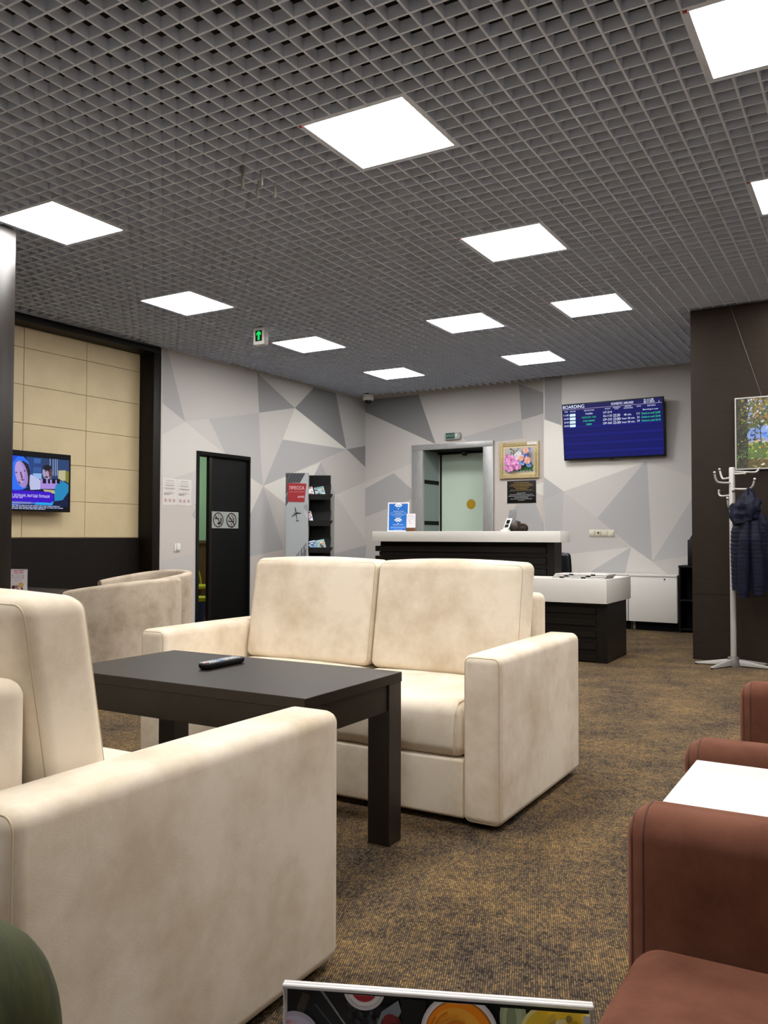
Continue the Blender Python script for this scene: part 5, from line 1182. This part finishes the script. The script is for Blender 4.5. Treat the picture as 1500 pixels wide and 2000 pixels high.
q0, q1 = pv(258, 598), pv(540, 572); g.text('ДЛЯ ПАССАЖИРОВ', q0[0], q0[1], q1[0], q1[1], 'c98a8c')
q0, q1 = pv(412, 692), pv(534, 655); g.text('AMS', q0[0], q0[1], q1[0], q1[1], 'f2e8e8', .008)
PP([(360, 862), (368, 860), (386, 900), (408, 1080), (410, 1105), (402, 1085), (372, 940)], '191b1d')      # airplane from below
PP([(385, 958), (302, 1030), (302, 1040), (392, 985)], '2c2f31'); PP([(392, 985), (486, 972), (484, 964), (390, 955)], '2c2f31'); PP([(405, 1092), (375, 1135), (412, 1112)], '5c6064'); PP([(408, 1092), (452, 1110), (412, 1114)], '5c6064')
PP([(345, 958), (356, 955), (360, 978), (350, 980)], '1c1e20'); PP([(408, 935), (418, 934), (420, 958), (410, 960)], '1c1e20')
for k in range(5):
    x0, x1 = 330+52*k, 378+52*k; t0 = 1790-62*k
    PP([(x0, t0+20), (x1-4, t0-46), (x1-4, 1930), (x0, 1930)], ['85898e', '797d82', '8b9095', '74787d', '6b6f74'][k])
    PP([(x0, t0+20), (x0+8, t0+6), (x0+8, 1930), (x0, 1930)], '34373b'); PP([(x0+14, t0+30), (x1-10, t0-4), (x1-10, t0+60), (x0+14, t0+95)], 'a0a5aa')
g.rect(w_*.33, .1, w_-.002, pv(0, 1930)[1], '74787d')
mk('panel_print', g.mb, M_PRINT, ps)
mk('back_board', MB(TP).box(.0, .262, .02, .045, 0.0, 1.80), M_BLACKM, ps, bevel=.001)
mk('rear_panel', MB(TP).box(.262, .306, .07, .10, 0.03, 1.56), mat('grey_sheet', '9a9896', .6), ps)
mk('stand_foot', MB(TP).box(-.29, .31, -.2, .14, 0, .02), M_BLACKM, ps, bevel=.003)
trays = []
for z in (1.52, 1.205, .885, .565, .245):
    m = MB(TP); m.prism([(-.125, z-.02), (-.12, z-.022), (.022, z+.16), (.022, z+.17)], (.0, 0, 0), (0, 1, 0), (0, 0, 1), (.268, 0, 0))
    trays.append(mk('tray', m, M_BLACKM, ps))
    m = MB(TP); m.add([(.0, -.122, z-.022), (.262, -.122, z-.022), (.305, -.15, z+.045), (.0, -.15, z+.045), (.0, -.117, z-.022), (.262, -.117, z-.022), (.303, -.145, z+.045), (.0, -.145, z+.045)],
                      [(0, 1, 2, 3), (7, 6, 5, 4), (0, 4, 5, 1), (1, 5, 6, 2), (2, 6, 7, 3), (3, 7, 4, 0)])
    sub(mk('tray_lip', m, mat('tray_mesh', '2a2b2d', .5)), trays[-1])
def magazine(u, z, w, l, cols_, lab, tilt=0.25):
    # lies on the sloping tray: slope direction from the lip up to the back board
    sd = Vector((0, .142, .182)).normalized(); nd = Vector((0, -sd.z, sd.y)); o = Vector((u, -.118, z-.012)) + nd*.005
    sd2 = (sd + Vector((-tilt, 0, 0))).normalized(); sx = Vector((1, 0, 0)) - sd2*sd2.x; sx.normalize()
    r = empty('magazine', TP(o), RZ); tag(r, lab, 'magazine', 'magazines on the press stand')
    F = lambda p: TP(o + sx*p.x + sd2*p.y + nd*p.z)
    mk('pages', MB(F).box(0, w, 0, l, .0008, .006), M_WHITEM, r)
    g = Gfx(lambda a, b, h: F(Vector((a, b, .0062+h))), .0002); rn = random.Random(len(lab)); g.rect(0, 0, w, l, cols_[0])
    for k in range(14): g.disc(w*rn.uniform(.15, .85), l*rn.uniform(.15, .8), w*rn.uniform(.08, .22), rn.choice(cols_[1:]), w*rn.uniform(.05, .14), 12, rn.random()*3)
    g.rect(w*.08, l*.84, w*.9, l*.95, cols_[-1]); mk('cover', g.mb, M_PRINT, r)
magazine(-.0, 1.52, .085, .17, ['dfe6ea', '8a9aa8', 'd85a3a', '3c5060', 'f2f2f0', 'c8442c'], 'magazine with red foot at the panel side of the top tray')
magazine(.105, 1.52, .115, .17, ['9fb4b8', 'c88a4a', '2e2a26', '6d8a90', 'd9c9a8', '5f8a8a'], 'magazine with an orange and teal cover on the top tray')
magazine(-.0, 1.205, .075, .2, ['e6e2ea', '5a3fa8', 'd03a34', 'c9a8d8', 'f0eef2', 'b82f2f'], 'red and violet magazine alone on the middle tray')
magazine(-.0, .885, .12, .15, ['6f8fc0', '2f4a80', 'd6dde4', '9fb4c8', '2a3a5a', 'e8ecf0'], 'blue and white magazine at the panel side of the lower tray')
magazine(.125, .885, .105, .17, ['8aa8a8', 'b87a3c', '3a2e26', '6f8f94', 'e0d0b0', 'a8c8c8'], 'magazine with orange and teal cover on the lower tray')

# inside the green room: chair with a lime hoop back, mop bucket
r = empty('kids_chair', RF((-8.1, 8.0, 0))); tag(r, 'small wooden chair with a lime hoop, seen through the gap of the black door', 'chair')
q = lambda u, v, z: RF((-8.1+u, 8.0+v, z))
mk('hoop', MB().tube([q(0, .32*math.cos(t), .40+.36*math.sin(t)) for t in [PI*i/20 for i in range(21)]], .014, 8), M_LIME, r, smooth=60)
mk('back_panel', MB().rings([[q(x, .30*math.cos(t), .40+.33*math.sin(t)) for t in [PI*i/20 for i in range(21)]] for x in (-.012, .012)]), M_WOOD, r)
mk('seat', MB(RF).box(-8.1, -7.75, 7.70, 8.30, .38, .42), M_LIME, r, bevel=.006)
for x in (-8.07, -7.8):
    for y in (7.73, 8.22): mk('leg', MB(RF).box(x, x+.04, y, y+.04, 0.006, .38), M_WOOD, r)
r = empty('bucket', RF((-7.45, 7.55, 0.006))); tag(r, 'blue bucket with a yellow rim on the orange floor beyond the black door', 'bucket')
c = RF((-7.45, 7.55, 0)); mk('bucket_body', MB().lathe([(.001, .006), (.12, .008), (.17, .27)], c, 24), M_BLUE, r, smooth=40); mk('bucket_rim', MB().lathe([(.165, .27), (.182, .275), (.182, .315), (.165, .32)], c, 24), M_LIME, r, smooth=40)
